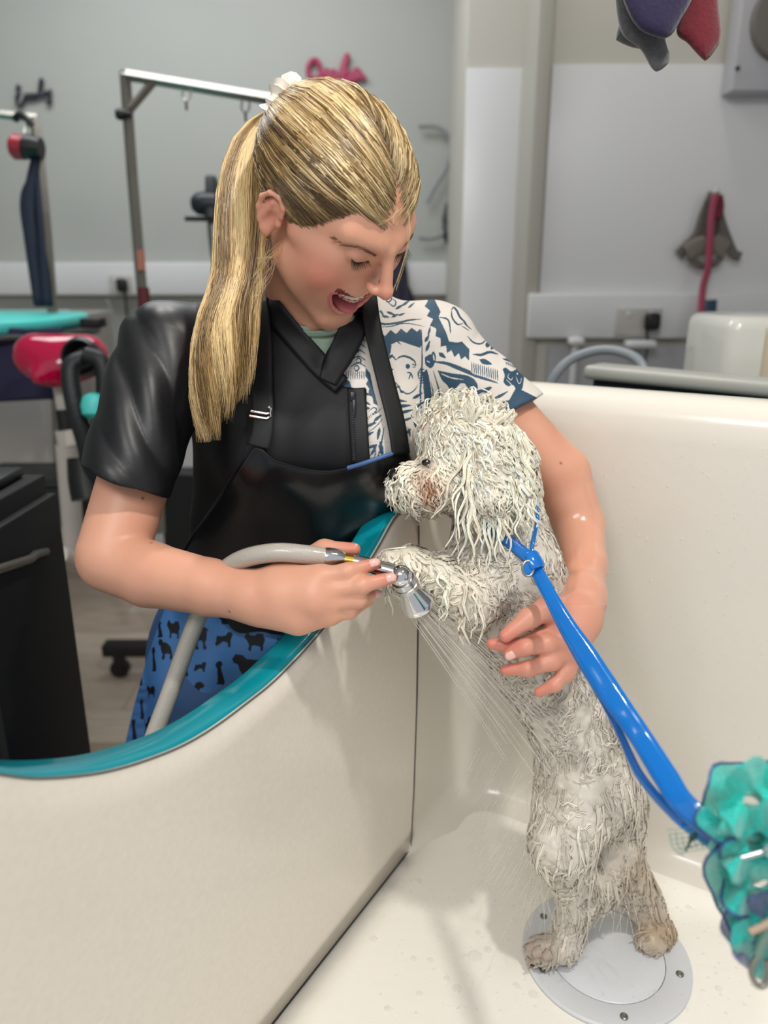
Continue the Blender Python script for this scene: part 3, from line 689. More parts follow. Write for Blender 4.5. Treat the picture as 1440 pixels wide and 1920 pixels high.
o = G().tube([P(1050, -50, .92), P(1500, -60, .92)], .005, 8).build('drying_line', mat('line_white', 'dddddd', .6)); tag(o, 'thin white drying line above the hanging socks', 'line')
# ================================================================== the person
person = thing('person', 'blonde person in black and printed top and apron, laughing, washing the wet dog', 'person', P(500, 1250, 1.2) * np.array([1, 1, 0]) )
# head frame (X: her right, Y: forward, Z: up) fitted to the photograph
def head_frame():
    o = P(621, 395, .885); zc = CAM - o; zc /= np.linalg.norm(zc)
    xc = AX[0] - zc * (AX[0] @ zc); xc /= np.linalg.norm(xc); yc = np.cross(zc, xc)
    a, b, c = R_(41), R_(50), R_(8)
    ca, sa, cb, sb, cc, s_ = math.cos(a), math.sin(a), math.cos(b), math.sin(b), math.cos(c), math.sin(c)
    yaw = np.array([[ca, 0, sa], [0, 1, 0], [-sa, 0, ca]]); pit = np.array([[1, 0, 0], [0, cb, -sb], [0, sb, cb]]); rol = np.array([[cc, -s_, 0], [s_, cc, 0], [0, 0, 1]])
    M = rol @ yaw @ pit @ np.array([[-1, 0, 0], [0, 0, 1], [0, 1, 0]], float)
    return o, np.stack([xc, yc, zc], 1) @ M
HO, HM = head_frame(); HS = 1.03
def H(x, y, z): return HO + HM @ (np.array([x, y, z]) * HS)
def Hl(X): return ((np.asarray(X) - HO) @ HM) / HS
hs = SDF(); HR = HM.T
def he(c, r, k=.01, op='u', bend=0., rot=None): hs.ell(H(*c), np.array(r) * HS, HR if rot is None else rot @ HR, k, op, bend)
def hc(a, b, ra, rb, k=.01, op='u'): hs.cone(H(*a), H(*b), ra * HS, rb * HS, k, op)
he((0, -.016, .037), (.073, .090, .071))
he((0, .028, .004), (.060, .060, .088), .03)
for s in (1, -1):
    hc((s * .050, .010, -.048), (s * .014, .070, -.090), .015, .013, .022)
    he((s * .040, .058, -.014), (.025, .023, .026), .02)
    he((s * .040, .034, -.035), (.022, .035, .034), .02)
    hc((s * .060, .02, .0), (s * .045, .062, .008), .010, .010, .015)
    hc((s * .044, .066, .040), (s * .012, .085, .036), .006, .006, .02)
he((0, .036, -.060), (.044, .040, .036), .02)
he((0, .070, -.094), (.018, .014, .014), .012)
he((0, .066, -.042), (.036, .026, .036), .018)
for s in (1, -1): he((s * .032, .096, .024), (.017, .011, .0105), .010, 's')
for s in (1, -1): he((s * .031, .0735, .0235), (.0150, .0135, .0125), .004)
hc((0, .091, .030), (0, .1115, -.002), .0064, .0074, .009)
he((0, .1145, -.0065), (.0070, .0078, .0068), .008)
for s in (1, -1): he((s * .0098, .1020, -.0100), (.0050, .0085, .0052), .008)
for s in (1, -1): he((s * .0055, .1075, -.0155), (.0026, .0050, .0034), .002, 's')
MB = 18.0                                                             # the smile: corners lifted
MC = np.array([.0065, .091, -.0525])
def fsurf(x, z):
    ys = np.linspace(.03, .13, 201); d_ = hs.ev(np.array([H(x, y, z) for y in ys])); i_ = np.where(d_ < 0)[0]; return ys[i_[-1]] if len(i_) else .05
def lip(t, up):
    x = .0320 * math.cos(t); z = MC[2] + .0165 * math.sin(t) * (.50 if up else 1.12) + MB * x * x
    return x + MC[0], fsurf(x + MC[0], z) - .0012, z
LU = [lip(t, True) for t in np.linspace(math.pi, 0, 13)]; LL = [lip(t, False) for t in np.linspace(0, -math.pi, 15)]
he(MC - np.array([0, .0, .0012]), (.0318, .060, .0150), .003, 's', MB)
for A, rr in ((LU, .0013), (LL, .0027)):
    n = len(A)
    for i in range(n - 1):
        f = lambda j: rr * (.55 + .45 * math.sin(math.pi * j / (n - 1)))
        hc(A[i], A[i + 1], f(i), f(i + 1), .003)
# near ear (and the far one)
for s in (1, -1):
    ex = .070
    rotE = np.array([[math.cos(.35), math.sin(.35) * s, 0], [-math.sin(.35) * s, math.cos(.35), 0], [0, 0, 1]])
    def E_(u, v, w=0.):
        u *= .82; v *= .82; return (s * (ex + .007 + w - u * .35), u - .004, v)     # u back->front (m), v up
    he(E_(-.004, .0), (.0050, .0135, .0215), .006, rot=rotE)
    hel = [(.012, .008), (.010, .022), (.0, .031), (-.013, .028), (-.021, .015), (-.020, .0), (-.013, -.014), (-.006, -.024)]
    for (u0, v0), (u1, v1) in zip(hel[:-1], hel[1:]): hc(E_(u0, v0, .0045), E_(u1, v1, .0045), .0028, .0028, .003)
    he(E_(-.002, -.025, .002), (.005, .007, .008), .004)
    he(E_(.002, -.002, .0085), (.0065, .0075, .0105), .003, 's')
    he(E_(-.004, .014, .008), (.004, .007, .006), .003, 's')
    hc(E_(-.010, -.006, .004), E_(-.006, .018, .004), .0024, .0022, .003)
    he(E_(.011, -.004, .003), (.0035, .0035, .005), .003)
body = SDF(); body.p = list(hs.p)
# neck, chest, arms
body.cone(H(0, -.022, -.035), P(572, 650, 1.068), .054, .055, .02)
body.cone(H(-.0, .02, -.07), P(612, 640, 1.01), .024, .03, .03)
sR, eR, wR = P(318, 655, 1.0), P(210, 1040, .935), P(478, 1120, .862)
sL, eL, wL = P(850, 690, 1.065), P(1076, 985, 1.085), P(1098, 1110, .965)
body.cone(P(400, 655, 1.04), P(790, 660, 1.06), .048, .045, .03)
body.ell(P(590, 800, 1.08), (.15, .085, .17), k=.04)
body.ell(P(560, 960, 1.13), (.125, .08, .15), k=.04)
dp_ = AX[2] * .008
body.chain([sR + dp_, sR * .5 + eR * .5 + dp_, eR], [.044, .0445, .0425], .012)
fa = eR + (wR - eR) * .28 - AX[1] * .010
body.chain([eR - AX[1] * .006, fa, eR + (wR - eR) * .7 - AX[1] * .004, wR], [.0400, .0385, .0325, .0275], .006)
body.chain([sL, P(940, 775, 1.062), P(1050, 890, 1.075), P(1086, 985, 1.07), P(1096, 1060, 1.02), P(1094, 1125, .955)], [.038, .0415, .0405, .0345, .029, .026], .012)
# near hand (holds the shower handle)
F3 = lambda L_: [P(*q) for q in L_]
def finger(pts, r0, r1, k=.006):
    pp = F3(pts); n = len(pp); body.chain(pp, list(np.linspace(r0, r1, n)), k)
body.chain(F3([(480, 1120, .862), (530, 1120, .855), (590, 1118, .845)]), [.0275, .031, .030], .015)
body.chain(F3([(520, 1098, .852), (598, 1085, .838)]), [.020, .0145], .012)
body.chain(F3([(500, 1140, .855), (560, 1158, .846), (618, 1150, .842)]), [.020, .018, .0135], .012)
finger([(560, 1096, .845), (602, 1082, .836), (652, 1072, .832), (703, 1057, .842)], .014, .0066)
finger([(580, 1110, .845), (614, 1108, .834), (678, 1098, .828), (733, 1084, .838)], .013, .0068)
finger([(580, 1130, .845), (618, 1130, .836), (672, 1124, .836), (704, 1112, .858)], .0125, .0066)
finger([(575, 1150, .85), (616, 1153, .842), (656, 1146, .846), (690, 1128, .862)], .0115, .0060)
finger([(505, 1095, .865), (565, 1052, .872), (608, 1030, .872), (664, 1030, .864)], .016, .0075, .012)
# far hand (on the dog's side)
body.chain(F3([(1094, 1115, .955), (1082, 1160, .925), (1058, 1190, .905)]), [.026, .028, .025], .015)
body.chain(F3([(1082, 1150, .925), (1068, 1222, .902)]), [.024, .018], .015)
finger([(1085, 1145, .925), (1030, 1140, .898), (990, 1160, .880), (948, 1192, .872)], .018, .0078, .012)
finger([(1050, 1185, .905), (1010, 1200, .892), (965, 1212, .886), (922, 1207, .890)], .0125, .0066)
finger([(1060, 1205, .900), (1025, 1208, .880), (985, 1214, .874), (955, 1228, .878)], .0125, .0066)
finger([(1064, 1225, .902), (1035, 1240, .882), (990, 1254, .878), (948, 1256, .886)], .012, .0064)
finger([(1072, 1235, .906), (1062, 1262, .890), (1040, 1284, .884), (1010, 1298, .888)], .011, .0056)
bd_post = lambda X, d: d
BV, BF = body.mesh(.0023)
L = Hl(BV)
base = np.array(lin('d9a187')); c = np.tile(base, (len(BV), 1))
c = mix(c, lin('c98a72'), .35 * np.clip(snoise(BV, 14, 2), 0, 1))
inface = (np.linalg.norm(L, axis=1) < .16)
def g3(p, r): return np.exp(-(((L - np.array(p)) / np.array(r)) ** 2).sum(1)) * inface
for s in (1, -1):
    c = mix(c, lin('cf6f62'), .75 * g3((s * .046, .062, -.016), (.024, .03, .022)))
    c = mix(c, lin('b5766a'), .5 * g3((s * .031, .086, .030), (.018, .02, .008)))
    c = mix(c, lin('c9806f'), .7 * g3((s * .075, -.01, 0), (.015, .03, .035)))
c = mix(c, lin('cf7b6c'), .5 * g3((0, .118, -.01), (.014, .014, .012)))
def dseg(X, pts):
    d = np.full(len(X), 1.); 
    for a, b in zip(pts[:-1], pts[1:]):
        a, b = np.array(a), np.array(b); ab = b - a; h = np.clip((X - a) @ ab / (ab @ ab), 0, 1); d = np.minimum(d, np.linalg.norm(X - a - h[:, None] * ab, axis=1))
    return d
dl = np.minimum(dseg(L, LU) - .0016, dseg(L, LL) - .0030)
c = mix(c, lin('c4706c'), sstep(.0012, -.0006, dl))
Lq = L - MC; Lq[:, 2] -= MB * L[:, 0] ** 2
inm = ((Lq[:, 0] / .0318) ** 2 + ((Lq[:, 2] + .0012) / .0156) ** 2 < 1.0) & (L[:, 1] > .02)
c[inm & (dl > .0008)] = lin('7a2f33')
# hands a little pinker, nails
hp = [np.array(P(948, 1192, .872)), P(922, 1207, .89), P(955, 1228, .878), P(948, 1256, .886), P(1010, 1298, .888), P(703, 1057, .842), P(733, 1084, .838), P(664, 1030, .864)]
for p in hp: c = mix(c, lin('d0665c'), .55 * np.exp(-(np.linalg.norm(BV - p, axis=1) / .016) ** 2))
c = mix(c, lin('cf8576'), .5 * np.exp(-(np.linalg.norm(BV - P(1010, 1220, .9), axis=1) / .09) ** 2))
for p in (P(290, 930, .9), P(285, 1010, .9), P(1053, 867, 1.03), P(437, 1140, .85)): c = mix(c, lin('6b3a2a'), np.exp(-(np.linalg.norm(BV - BV[np.argmin(np.linalg.norm(BV - p, axis=1))], axis=1) / .0016) ** 2))
skin = mat('skin', 'd9a187', .42, attr=True, sss=.25, bump=.12, bscale=260, bdist=.0008, spec=.45)
wet = mat('wet_skin', 'd9a187', .22, attr=True, sss=.25, bump=.2, bscale=420, bdist=.0008, spec=.6, coat=.25)
fq_ = proj(BV[BF].mean(1)); bo = mesh('body', BV, BF, None, person, True, c, fm=((fq_[:, 0] > 1040) & (fq_[:, 1] > 905) & (fq_[:, 1] < 1135)) * 1, mats=[skin, wet])
# wet skin streak down the far arm
# teeth, tongue, lashes, brows, nails, ear stud
tm = mat('teeth', 'f1ece2', .15, coat=.4)
tt = G()
fsurf0 = lambda x: float(np.interp(x, [p[0] - MC[0] for p in LU[::1]] if LU[0][0] < LU[-1][0] else [p[0] - MC[0] for p in LU[::-1]], [p[1] for p in LU] if LU[0][0] < LU[-1][0] else [p[1] for p in LU[::-1]]))
for i in range(-4, 5):
    x = i * .0052; w = .00275 if abs(i) > 1 else .0031
    z1 = MC[2] + .0070 + MB * x * x; yy_ = fsurf0(x) - .0045
    a = math.atan(-36 * x); ax = np.stack([HM @ np.array([math.cos(a), math.sin(a), 0]), HM @ np.array([-math.sin(a), math.cos(a), 0]), HM @ np.array([0, 0, 1.])])
    tt.box((-w, -.002, -.0075 + abs(i) * .0005), (w, .0015, .003), bev=.0007, ax=ax, o=H(x, yy_, z1))
tt.build('teeth', tm, bo)
s = SDF(); s.ell(H(0, .072, -.064), np.array([.018, .022, .007]), HR @ np.eye(3), .01); V, F = s.mesh(.0015); mesh('tongue', V, F, mat('tongue_pink', 'c0666b', .3, sss=.2), bo)
def hairs(name, paths, r, col):
    A = np.array(paths); K = A.shape[1]; rr = np.tile(np.linspace(1, .25, K) * r, (len(A), 1)); return strands(name, A, rr, np.tile(lin(col), (len(A), 1)), mat('hair_dark', '3a2a20', .5, attr=True), bo)
tree_b = bvh(BV, BF)
def onskin(p, off=.0004):
    h = tree_b.find_nearest(Vector(p)); q, n = np.array(h[0]), np.array(h[1]); return q + n * off, n
rs = np.random.RandomState(8); lash, brow = [], []
for s in (1, -1):
    for i in range(46):
        t = i / 45; x = s * (.0175 + t * .027); z = .0185 - .0055 * math.sin(math.pi * (t * .9 + .05)) + .003 * t
        p, n = onskin(H(x, .088 - (abs(x) - .031) ** 2 * 20, z), .0002)
        dn = HM @ np.array([s * (t - .45) * .9, .75, -.75]); L_ = (.0055 + .0035 * t) * (.8 + .4 * rs.rand())
        up = HM @ np.array([0, .6, .35]); lash.append([p + dn * L_ * u + up * L_ * .5 * u * u for u in np.linspace(0, 1, 5)])
    for i in range(150):
        t = rs.rand(); x = s * (.0115 + t * .037); zc_ = .0315 + .0065 * math.sin(math.pi * min(1, t * .8)) - .003 * t; wd = .0022 * (1 - .75 * t ** 1.5)
        p, n = onskin(H(x, .085 - x * x * 12, zc_ + rs.uniform(-1, 1) * wd), .0003)
        dn = HM @ np.array([s * .9, -.45 * t, .45 * (1 - t) - .25]); brow.append([p + n * .0004 * math.sin(u * 3) + dn * u * .0055 for u in np.linspace(0, 1, 5)])
hairs('eyelashes', lash, .00028, '2a1a14'); hairs('eyebrows', brow, .00030, '7a5b44')
nm = mat('nail', 'e8b9ae', .12, coat=.6)
def nail(tip, back, toward, w=.0048, l=.0062, m=nm, white=False):
    tip, back = np.array(tip), np.array(back); d = tip - back; d /= np.linalg.norm(d); n = np.array(toward) - d * (np.array(toward) @ d); n /= np.linalg.norm(n); b = np.cross(d, n)
    c0 = tip - d * .003 + n * .0070; rows = []
    for u in np.linspace(-1, 1.25, 8):
        rows.append([c0 + d * l * u + b * w * v * math.sqrt(max(.08, 1 - max(0, abs(u) - .55) ** 2 * 1.6)) - n * (.0020 * v * v + .0006 * u * u) for v in np.linspace(-1, 1, 7)])
    V, F = grid(rows); o = mesh('fingernail', V, F, m, bo); solid(o, .0007); return o
cd_ = -AX[2]
nail(P(664, 1030, .864), P(608, 1030, .872), cd_ * .4 + AX[1] * .9); nail(P(703, 1057, .842), P(652, 1072, .832), cd_ * .8 + AX[1] * .3)
nail(P(733, 1084, .838), P(678, 1098, .828), cd_ * .9 + AX[1] * .2); nail(P(948, 1192, .872), P(990, 1160, .88), cd_ * .7 - AX[0] * .5 + AX[1] * .2)
nail(P(955, 1228, .878), P(985, 1214, .874), cd_); nail(P(704, 1112, .858), P(672, 1124, .836), cd_ * .9)
G().lathe(H(.0745, -.002, -.030), HM @ np.array([1., .3, 0]), [(0, .001), (.003, .0016), (.0042, .0012), (.0048, .0003)], 10).build('earring', mat('gold', 'c9a04a', .2, 1.), bo)
# ------------------------------------------------------------------ clothing
tor = SDF()
tor.cone(P(395, 640, 1.04), P(810, 640, 1.06), .050, .050, .03)
tor.cone(P(470, 600, 1.03), P(700, 600, 1.03), .03, .03, .03); tor.cone(P(470, 590, 1.05), P(520, 580, 1.07), .04, .04, .03)
tor.ell(P(590, 790, 1.075), (.172, .095, .17), k=.05)
tor.ell(P(500, 845, 1.02), (.065, .065, .07), k=.05); tor.ell(P(690, 845, 1.03), (.065, .065, .07), k=.05)
tor.ell(P(545, 1000, 1.14), (.148, .09, .18), k=.05)
tor.ell(P(470, 1220, 1.24), (.150, .10, .14), k=.05)
def fold(X, d):
    q = proj(X); u, v = q[:, 0], q[:, 1]
    # satin folds of the black sleeve run down and outward
    w = np.exp(-((u - 250) / 95) ** 2 - ((v - 740) / 160) ** 2)
    a = (u - 250) * .80 + (v - 740) * -.42; a = a + 14 * np.sin(v * .017) + 8 * snoise(X, 5, 4)
    f = .0080 * w * (np.abs(np.sin(a * .05)) ** 1.2)
    w2 = np.exp(-((u - 900) / 130) ** 2 - ((v - 650) / 90) ** 2); f = f + .0028 * w2 * np.sin((u * .35 + v * .8) * .06 + 2 * snoise(X, 4, 9))
    f = f + .0016 * snoise(X, 9, 3)
    return d - np.maximum(f, 0)
top = SDF(); top.p = list(tor.p)
hR, hL = P(236, 903, .935), P(983, 768, 1.03)
dR = (eR - sR) / np.linalg.norm(eR - sR); aL = P(955, 770, 1.03) - sL; 
nR = np.cross(P(300, 937, .93) - P(165, 882, .94), AX[2]); nR /= np.linalg.norm(nR); nR = nR if nR @ dR > 0 else -nR
top.p.append(('c', sR, hR, .062, .0545, 'u', .03, (sR + hR) / 2, np.linalg.norm(sR - hR) / 2 + .08, (hR, nR)))
tL0, tL1 = P(1008, 742, 1.03), P(915, 795, 1.0)
nL = np.cross(tL0 - tL1, AX[2]); nL /= np.linalg.norm(nL); nL = nL if nL @ (P(1055, 890, 1.07) - sL) > 0 else -nL
hLc = P(962, 770, 1.035)
top.p.append(('c', P(810, 655, 1.05), P(985, 812, 1.06), .056, .0545, 'u', .03, hLc * .5 + sL * .5, .20, (hLc, nL)))
top.p.append(('c', hR - dR * .05 + AX[2] * .004, hR + dR * .05 + AX[2] * .004, .047, .049, 's', .002, hR, .12, None))
top.p.append(('c', P(930, 765, 1.064), P(1015, 855, 1.078), .0445, .0455, 's', .002, hLc, .12, None))
top.post = fold; top.postmax = .01
TV, TF = top.mesh(.0026)
q = proj(TV)
# keep only the top (not the hips) and open the V neck
fc = q[TF].mean(1)
Vneck = [(492, 470), (505, 560), (556, 618), (600, 690), (632, 655), (690, 545), (690, 470)]
kill = inpoly(fc[:, 0], fc[:, 1], Vneck) & (fc[:, 2] < 1.03)
kill |= (fc[:, 1] < 600) & (fc[:, 0] > 508) & (fc[:, 0] < 688) & (TV[TF].mean(1) @ np.array([0, 0, 1.]) > P(590, 640, 1.05)[2])
# colour: print canvas drawn in cloth coordinates
PRX, PRY, PRW, PRH, PS = 620, 510, 410, 400, 2
canvas = np.zeros((PRH * PS, PRW * PS)); gy, gx = np.mgrid[0:PRH * PS, 0:PRW * PS]; gx = gx / PS + PRX; gy = gy / PS + PRY
def fillp(poly, v=1, smooth=True):
    p = spline(list(poly) + [poly[0]], len(poly) * 6) if smooth else np.array(poly, float)
    x0, y0 = p.min(0) - 1; x1, y1 = p.max(0) + 1
    i0, i1 = max(0, int((y0 - PRY) * PS)), min(PRH * PS, int((y1 - PRY) * PS) + 1); j0, j1 = max(0, int((x0 - PRX) * PS)), min(PRW * PS, int((x1 - PRX) * PS) + 1)
    if i1 <= i0 or j1 <= j0: return
    canvas[i0:i1, j0:j1][inpoly(gx[i0:i1, j0:j1], gy[i0:i1, j0:j1], p)] = v
def line(pts, w, v=1, taper=True):
    w = w * 1.35 if v else w; p = spline(pts, max(10, len(pts) * 6)); T = np.gradient(p, axis=0); T /= np.linalg.norm(T, axis=1)[:, None] + 1e-9; n = np.stack([-T[:, 1], T[:, 0]], 1)
    k = np.linspace(0, 1, len(p)); ww = (w / 2) * (np.sqrt(np.maximum(.04, np.sin(np.pi * np.clip(k, .03, .97)))) if taper else np.ones(len(p)))
    fillp(np.vstack([p + n * ww[:, None], (p - n * ww[:, None])[::-1]]), v, False)
def leaf(x, y, a, l, w, v=1):
    c_, s_ = math.cos(R_(a)), math.sin(R_(a)); fillp([(x + c_ * l * t - s_ * w * u, y + s_ * l * t + c_ * w * u) for t, u in ((0, 0), (.3, .5), (.6, .45), (1, 0), (.6, -.4), (.3, -.45))], v)
def scall(p0, p1, n, depth, off, v=1):
    """scalloped border from p0 to p1"""
    p0, p1 = np.array(p0, float), np.array(p1, float); d = p1 - p0; nn = np.array([-d[1], d[0]]) / np.linalg.norm(d); pts = []
    for i in range(n * 2 + 1): pts.append(p0 + d * i / (2 * n) + nn * (depth if i % 2 else 0))
    pts += [p1 + nn * off, p0 + nn * off]; fillp(pts, v, False)
def dogface(pts, w=3): line(pts, w)
# big navy band on the shoulder, with scallops
fillp([(797, 552), (812, 556), (826, 584), (822, 594), (836, 622), (842, 640), (858, 642), (866, 640), (880, 655), (879, 676), (872, 668), (864, 674), (860, 662), (852, 670), (846, 656), (838, 662), (836, 648), (826, 650), (826, 634), (816, 630), (818, 616), (806, 610), (812, 598), (800, 592), (806, 582), (796, 574), (802, 564)], 1, False)
# comb at the shoulder top
line([(756, 546), (776, 541), (796, 552)], 3)
for i in range(8): line([(758 + i * 4.4, 546), (759 + i * 4.6, 562)], 1.5)
# scissors, leaves (upper left)
line([(722, 548), (730, 552), (734, 560), (728, 566), (722, 560), (726, 552)], 2); line([(726, 566), (738, 574), (742, 566), (736, 560)], 2)
for x, y, a, l, w in ((700, 575, 40, 16, 4), (712, 580, 60, 16, 4), (724, 584, 20, 18, 5), (740, 580, -30, 20, 5), (752, 574, -35, 22, 5), (715, 592, 10, 16, 5), (733, 595, -25, 16, 5), (764, 578, -40, 18, 4), (700, 560, 70, 14, 4), (745, 592, -20, 16, 4), (706, 604, 20, 18, 4), (752, 552, 30, 10, 3)): leaf(x, y, a, l, w)
line([(700, 598), (720, 607), (745, 605), (768, 600), (790, 598)], 3); line([(700, 612), (730, 612), (760, 606), (796, 612)], 1.6)
line([(690, 594), (696, 606), (704, 614)], 2)
for i in range(5): line([(702 + i, 594 + i * 4.5), (708 + i, 592 + i * 4.5)], 1.8)
# navy field with zigzag top behind the dog face
fillp([(706, 632), (714, 622), (722, 630), (732, 618), (742, 626), (752, 616), (762, 624), (772, 614), (782, 622), (788, 616), (792, 640), (788, 652), (770, 646), (752, 640), (740, 640), (734, 646), (732, 662), (722, 672), (718, 680), (708, 660)], 1, False)
fillp([(704, 640), (718, 660), (722, 676), (732, 700), (730, 720), (720, 700), (712, 670)], 1, False)
# dog face one (pale, drawn in line)
line([(736, 644), (744, 640), (752, 646)], 2); line([(720, 676), (728, 672), (736, 668), (742, 676)], 3)
line([(742, 674), (752, 668), (764, 669), (776, 676), (780, 686)], 3)
line([(728, 664), (732, 668), (736, 664)], 3); fillp([(760, 684), (765, 682), (769, 686), (766, 691), (761, 690)])
line([(772, 682), (780, 686)], 1.6); line([(772, 688), (780, 688)], 1.4); line([(762, 698), (770, 700), (774, 710)], 2.2); line([(770, 700), (766, 712)], 1.8)
fillp([(728, 690), (738, 692), (730, 696)]); line([(734, 712), (744, 720), (752, 732), (764, 738), (776, 732), (784, 720)], 2)
line([(738, 716), (744, 726), (748, 724), (752, 736), (758, 732)], 2)
line([(790, 618), (791, 680), (788, 740), (792, 790)], 2.5)
# leaves beneath, left front
for x, y, a, l, w in ((730, 748, 8, 34, 6), (738, 762, -4, 34, 7), (746, 775, -14, 30, 6), (752, 790, -20, 26, 5), (772, 748, -30, 24, 6), (778, 765, -35, 24, 6), (766, 802, 80, 18, 5), (742, 806, 30, 18, 5), (756, 816, -40, 20, 5), (738, 830, 0, 20, 6), (748, 845, -30, 18, 5), (775, 790, 60, 22, 5)): leaf(x, y, a, l, w)
# sleeve front: second face with scissors
line([(846, 582), (850, 576), (856, 582), (862, 594), (870, 602), (876, 610)], 3); line([(846, 580), (848, 596), (858, 608), (868, 606)], 2.5)
line([(868, 604), (884, 618)], 1.8); line([(864, 610), (880, 620)], 1.4); line([(822, 594), (840, 600), (845, 626)], 2.5)
line([(876, 630), (888, 642), (902, 644), (912, 636)], 2.5)
for x, y, a, l, w in ((796, 642, -60, 18, 6), (798, 660, -70, 24, 6), (802, 630, -75, 20, 4), (822, 660, 40, 18, 8), (912, 652, -70, 16, 9), (920, 656, -60, 20, 8), (898, 674, 20, 26, 10), (926, 645, 40, 12, 5)): leaf(x, y, a, l, w)
line([(886, 664), (902, 665), (918, 660), (934, 664)], 4)
line([(804, 690), (808, 676), (812, 660), (816, 672), (812, 686)], 2.4); fillp([(796, 670), (808, 664), (814, 680), (808, 690), (798, 684)]); line([(800, 676), (806, 680)], 2, 0)
# brush handle / comb across the sleeve
line([(812, 678), (836, 681), (860, 690), (884, 700), (904, 708), (934, 718)], 6); fillp([(884, 688), (886, 700), (934, 718), (934, 712)], 0)
for i in range(13): line([(884 + i * 4.0, 677 + i * 1.2), (885 + i * 4.0, 701 + i * 1.2)], 1.5)
line([(888, 702), (934, 718)], 2.4)
fillp([(820, 694), (850, 700), (876, 704), (890, 712), (896, 726), (890, 732), (880, 724), (866, 718), (856, 726), (848, 736), (838, 722), (828, 712)], 1); line([(826, 700), (846, 708), (870, 712)], 2, 0)
fillp([(792, 700), (800, 692), (812, 730), (816, 770), (806, 780), (796, 760)], 1, False); line([(804, 704), (810, 740), (808, 770)], 1.6, 0); line([(812, 694), (824, 740), (818, 770)], 2.2)
line([(790, 688), (784, 700), (786, 712)], 2)
for i in range(6): line([(786, 694 + i * 5), (796, 692 + i * 5)], 2)
line([(870, 716), (888, 734), (906, 736), (922, 726)], 5); fillp([(892, 732), (908, 728), (920, 724), (914, 734), (900, 740)])
for x, y, a, l, w in ((920, 752, -30, 38, 6), (930, 760, -20, 30, 6), (930, 775, -35, 26, 5), (905, 748, 20, 20, 5)): leaf(x, y, a, l, w)
line([(934, 790), (948, 778), (956, 752)], 3)
# small comb and navy dog on the cuff
line([(942, 672), (960, 678), (974, 688)], 4)
for i in range(7): line([(948 + i * 3.6, 677 + i * 1.6), (950 + i * 3.6, 684 + i * 1.6)], 1.4)
fillp([(942, 692), (948, 689), (958, 696), (968, 692), (976, 690), (982, 700), (981, 718), (978, 730), (970, 734), (962, 722), (952, 724), (944, 716), (946, 704)])
line([(956, 698), (952, 706), (958, 712), (962, 706)], 1.3, 0); line([(966, 702), (972, 718), (976, 716), (978, 704)], 1.3, 0); fillp([(968, 699), (971, 699), (970, 703)], 0); line([(948, 710), (956, 718), (966, 730)], 1.3, 0)
line([(980, 700), (992, 712), (1004, 716), (1008, 708)], 2.6)
# breast panel between lapel and strap
for i in range(5):
    line([(648 + i * 2, 640 + i * 12), (672, 632 + i * 12), (686, 640 + i * 12)], 2); 
for x, y in ((668, 656), (672, 676), (668, 690)): line([(x - 5, y), (x, y - 5), (x + 5, y), (x, y + 5), (x - 5, y)], 2)
for i in range(9): line([(650 + i * 4, 694), (648 + i * 4.3, 712)], 1.3)
fillp([(628, 712), (644, 706), (656, 716), (660, 730), (650, 728), (640, 734), (630, 730)], 1, False)
fillp([(686, 690), (694, 700), (700, 730), (708, 760), (700, 756), (698, 744), (690, 740), (692, 728), (686, 720), (690, 712), (684, 704)], 1, False)
for x, y, a, l, w in ((672, 736, 10, 26, 6), (676, 750, 25, 22, 6), (664, 745, -10, 18, 4), (676, 764, 5, 18, 8), (688, 840, -20, 20, 6), (678, 820, -25, 26, 7), (684, 800, -20, 24, 6), (700, 790, -40, 20, 6), (694, 855, -60, 26, 6), (712, 826, 80, 34, 8), (712, 800, 100, 26, 6), (684, 870, -35, 24, 6)): leaf(x, y, a, l, w)
line([(690, 772), (700, 764), (706, 768), (700, 776), (708, 772), (716, 764)], 2); line([(684, 806), (700, 792), (716, 778)], 1.6); line([(688, 812), (706, 798), (718, 784)], 1.4)
for i in range(6): line([(682 + i * 3, 786 - i * 2.5), (685 + i * 3, 792 - i * 2.5)], 1.3)
line([(702, 870), (712, 845), (720, 800)], 2.5); line([(696, 868), (704, 850), (700, 838)], 2)
line([(690, 560), (692, 575), (697, 590)], 3)
fillp([(688, 560), (694, 562), (704, 585), (700, 590)], 1)
# cuff
CUFF = [(904, 812), (944, 746), (962, 716), (1004, 736), (1022, 735), (976, 802), (940, 830)]
CUFF = [(936, 790), (948, 762), (968, 726), (1006, 745), (1020, 745), (970, 812), (900, 812), (915, 788)]
blackpoly = [(0, 0), (686, 0), (687, 560), (676, 612), (655, 660), (632, 712), (646, 726), (656, 728), (686, 728), (688, 870), (688, 1300), (0, 1300)]
fx, fy, fd = fc.T
printed = ~inpoly(fx, fy, blackpoly)
printed &= (fy < 905)
keep = ~kill & (fc[:, 1] < 1190)
bi = keep & ~printed; pi = keep & printed
def sub(V, F):
    u, inv = np.unique(F, return_inverse=True); return V[u], inv.reshape(F.shape)
VB, FB = sub(TV, TF[bi])
satin = mat('black_satin', '101115', .42, bump=.3, bscale=14, bdist=.004, spec=.6)
fb_ = proj(VB[FB].mean(1)); o = mesh('black_top', VB, FB, None, person, fm=(fb_[:, 0] > 372 + (fb_[:, 1] - 540) * -.12) * 1, mats=[satin, mat('black_cotton', '0d0e12', .6, bump=.2, bscale=120, bdist=.0006)]); solid(o, .0012, -1)
VP_, FP_ = sub(TV, TF[pi])
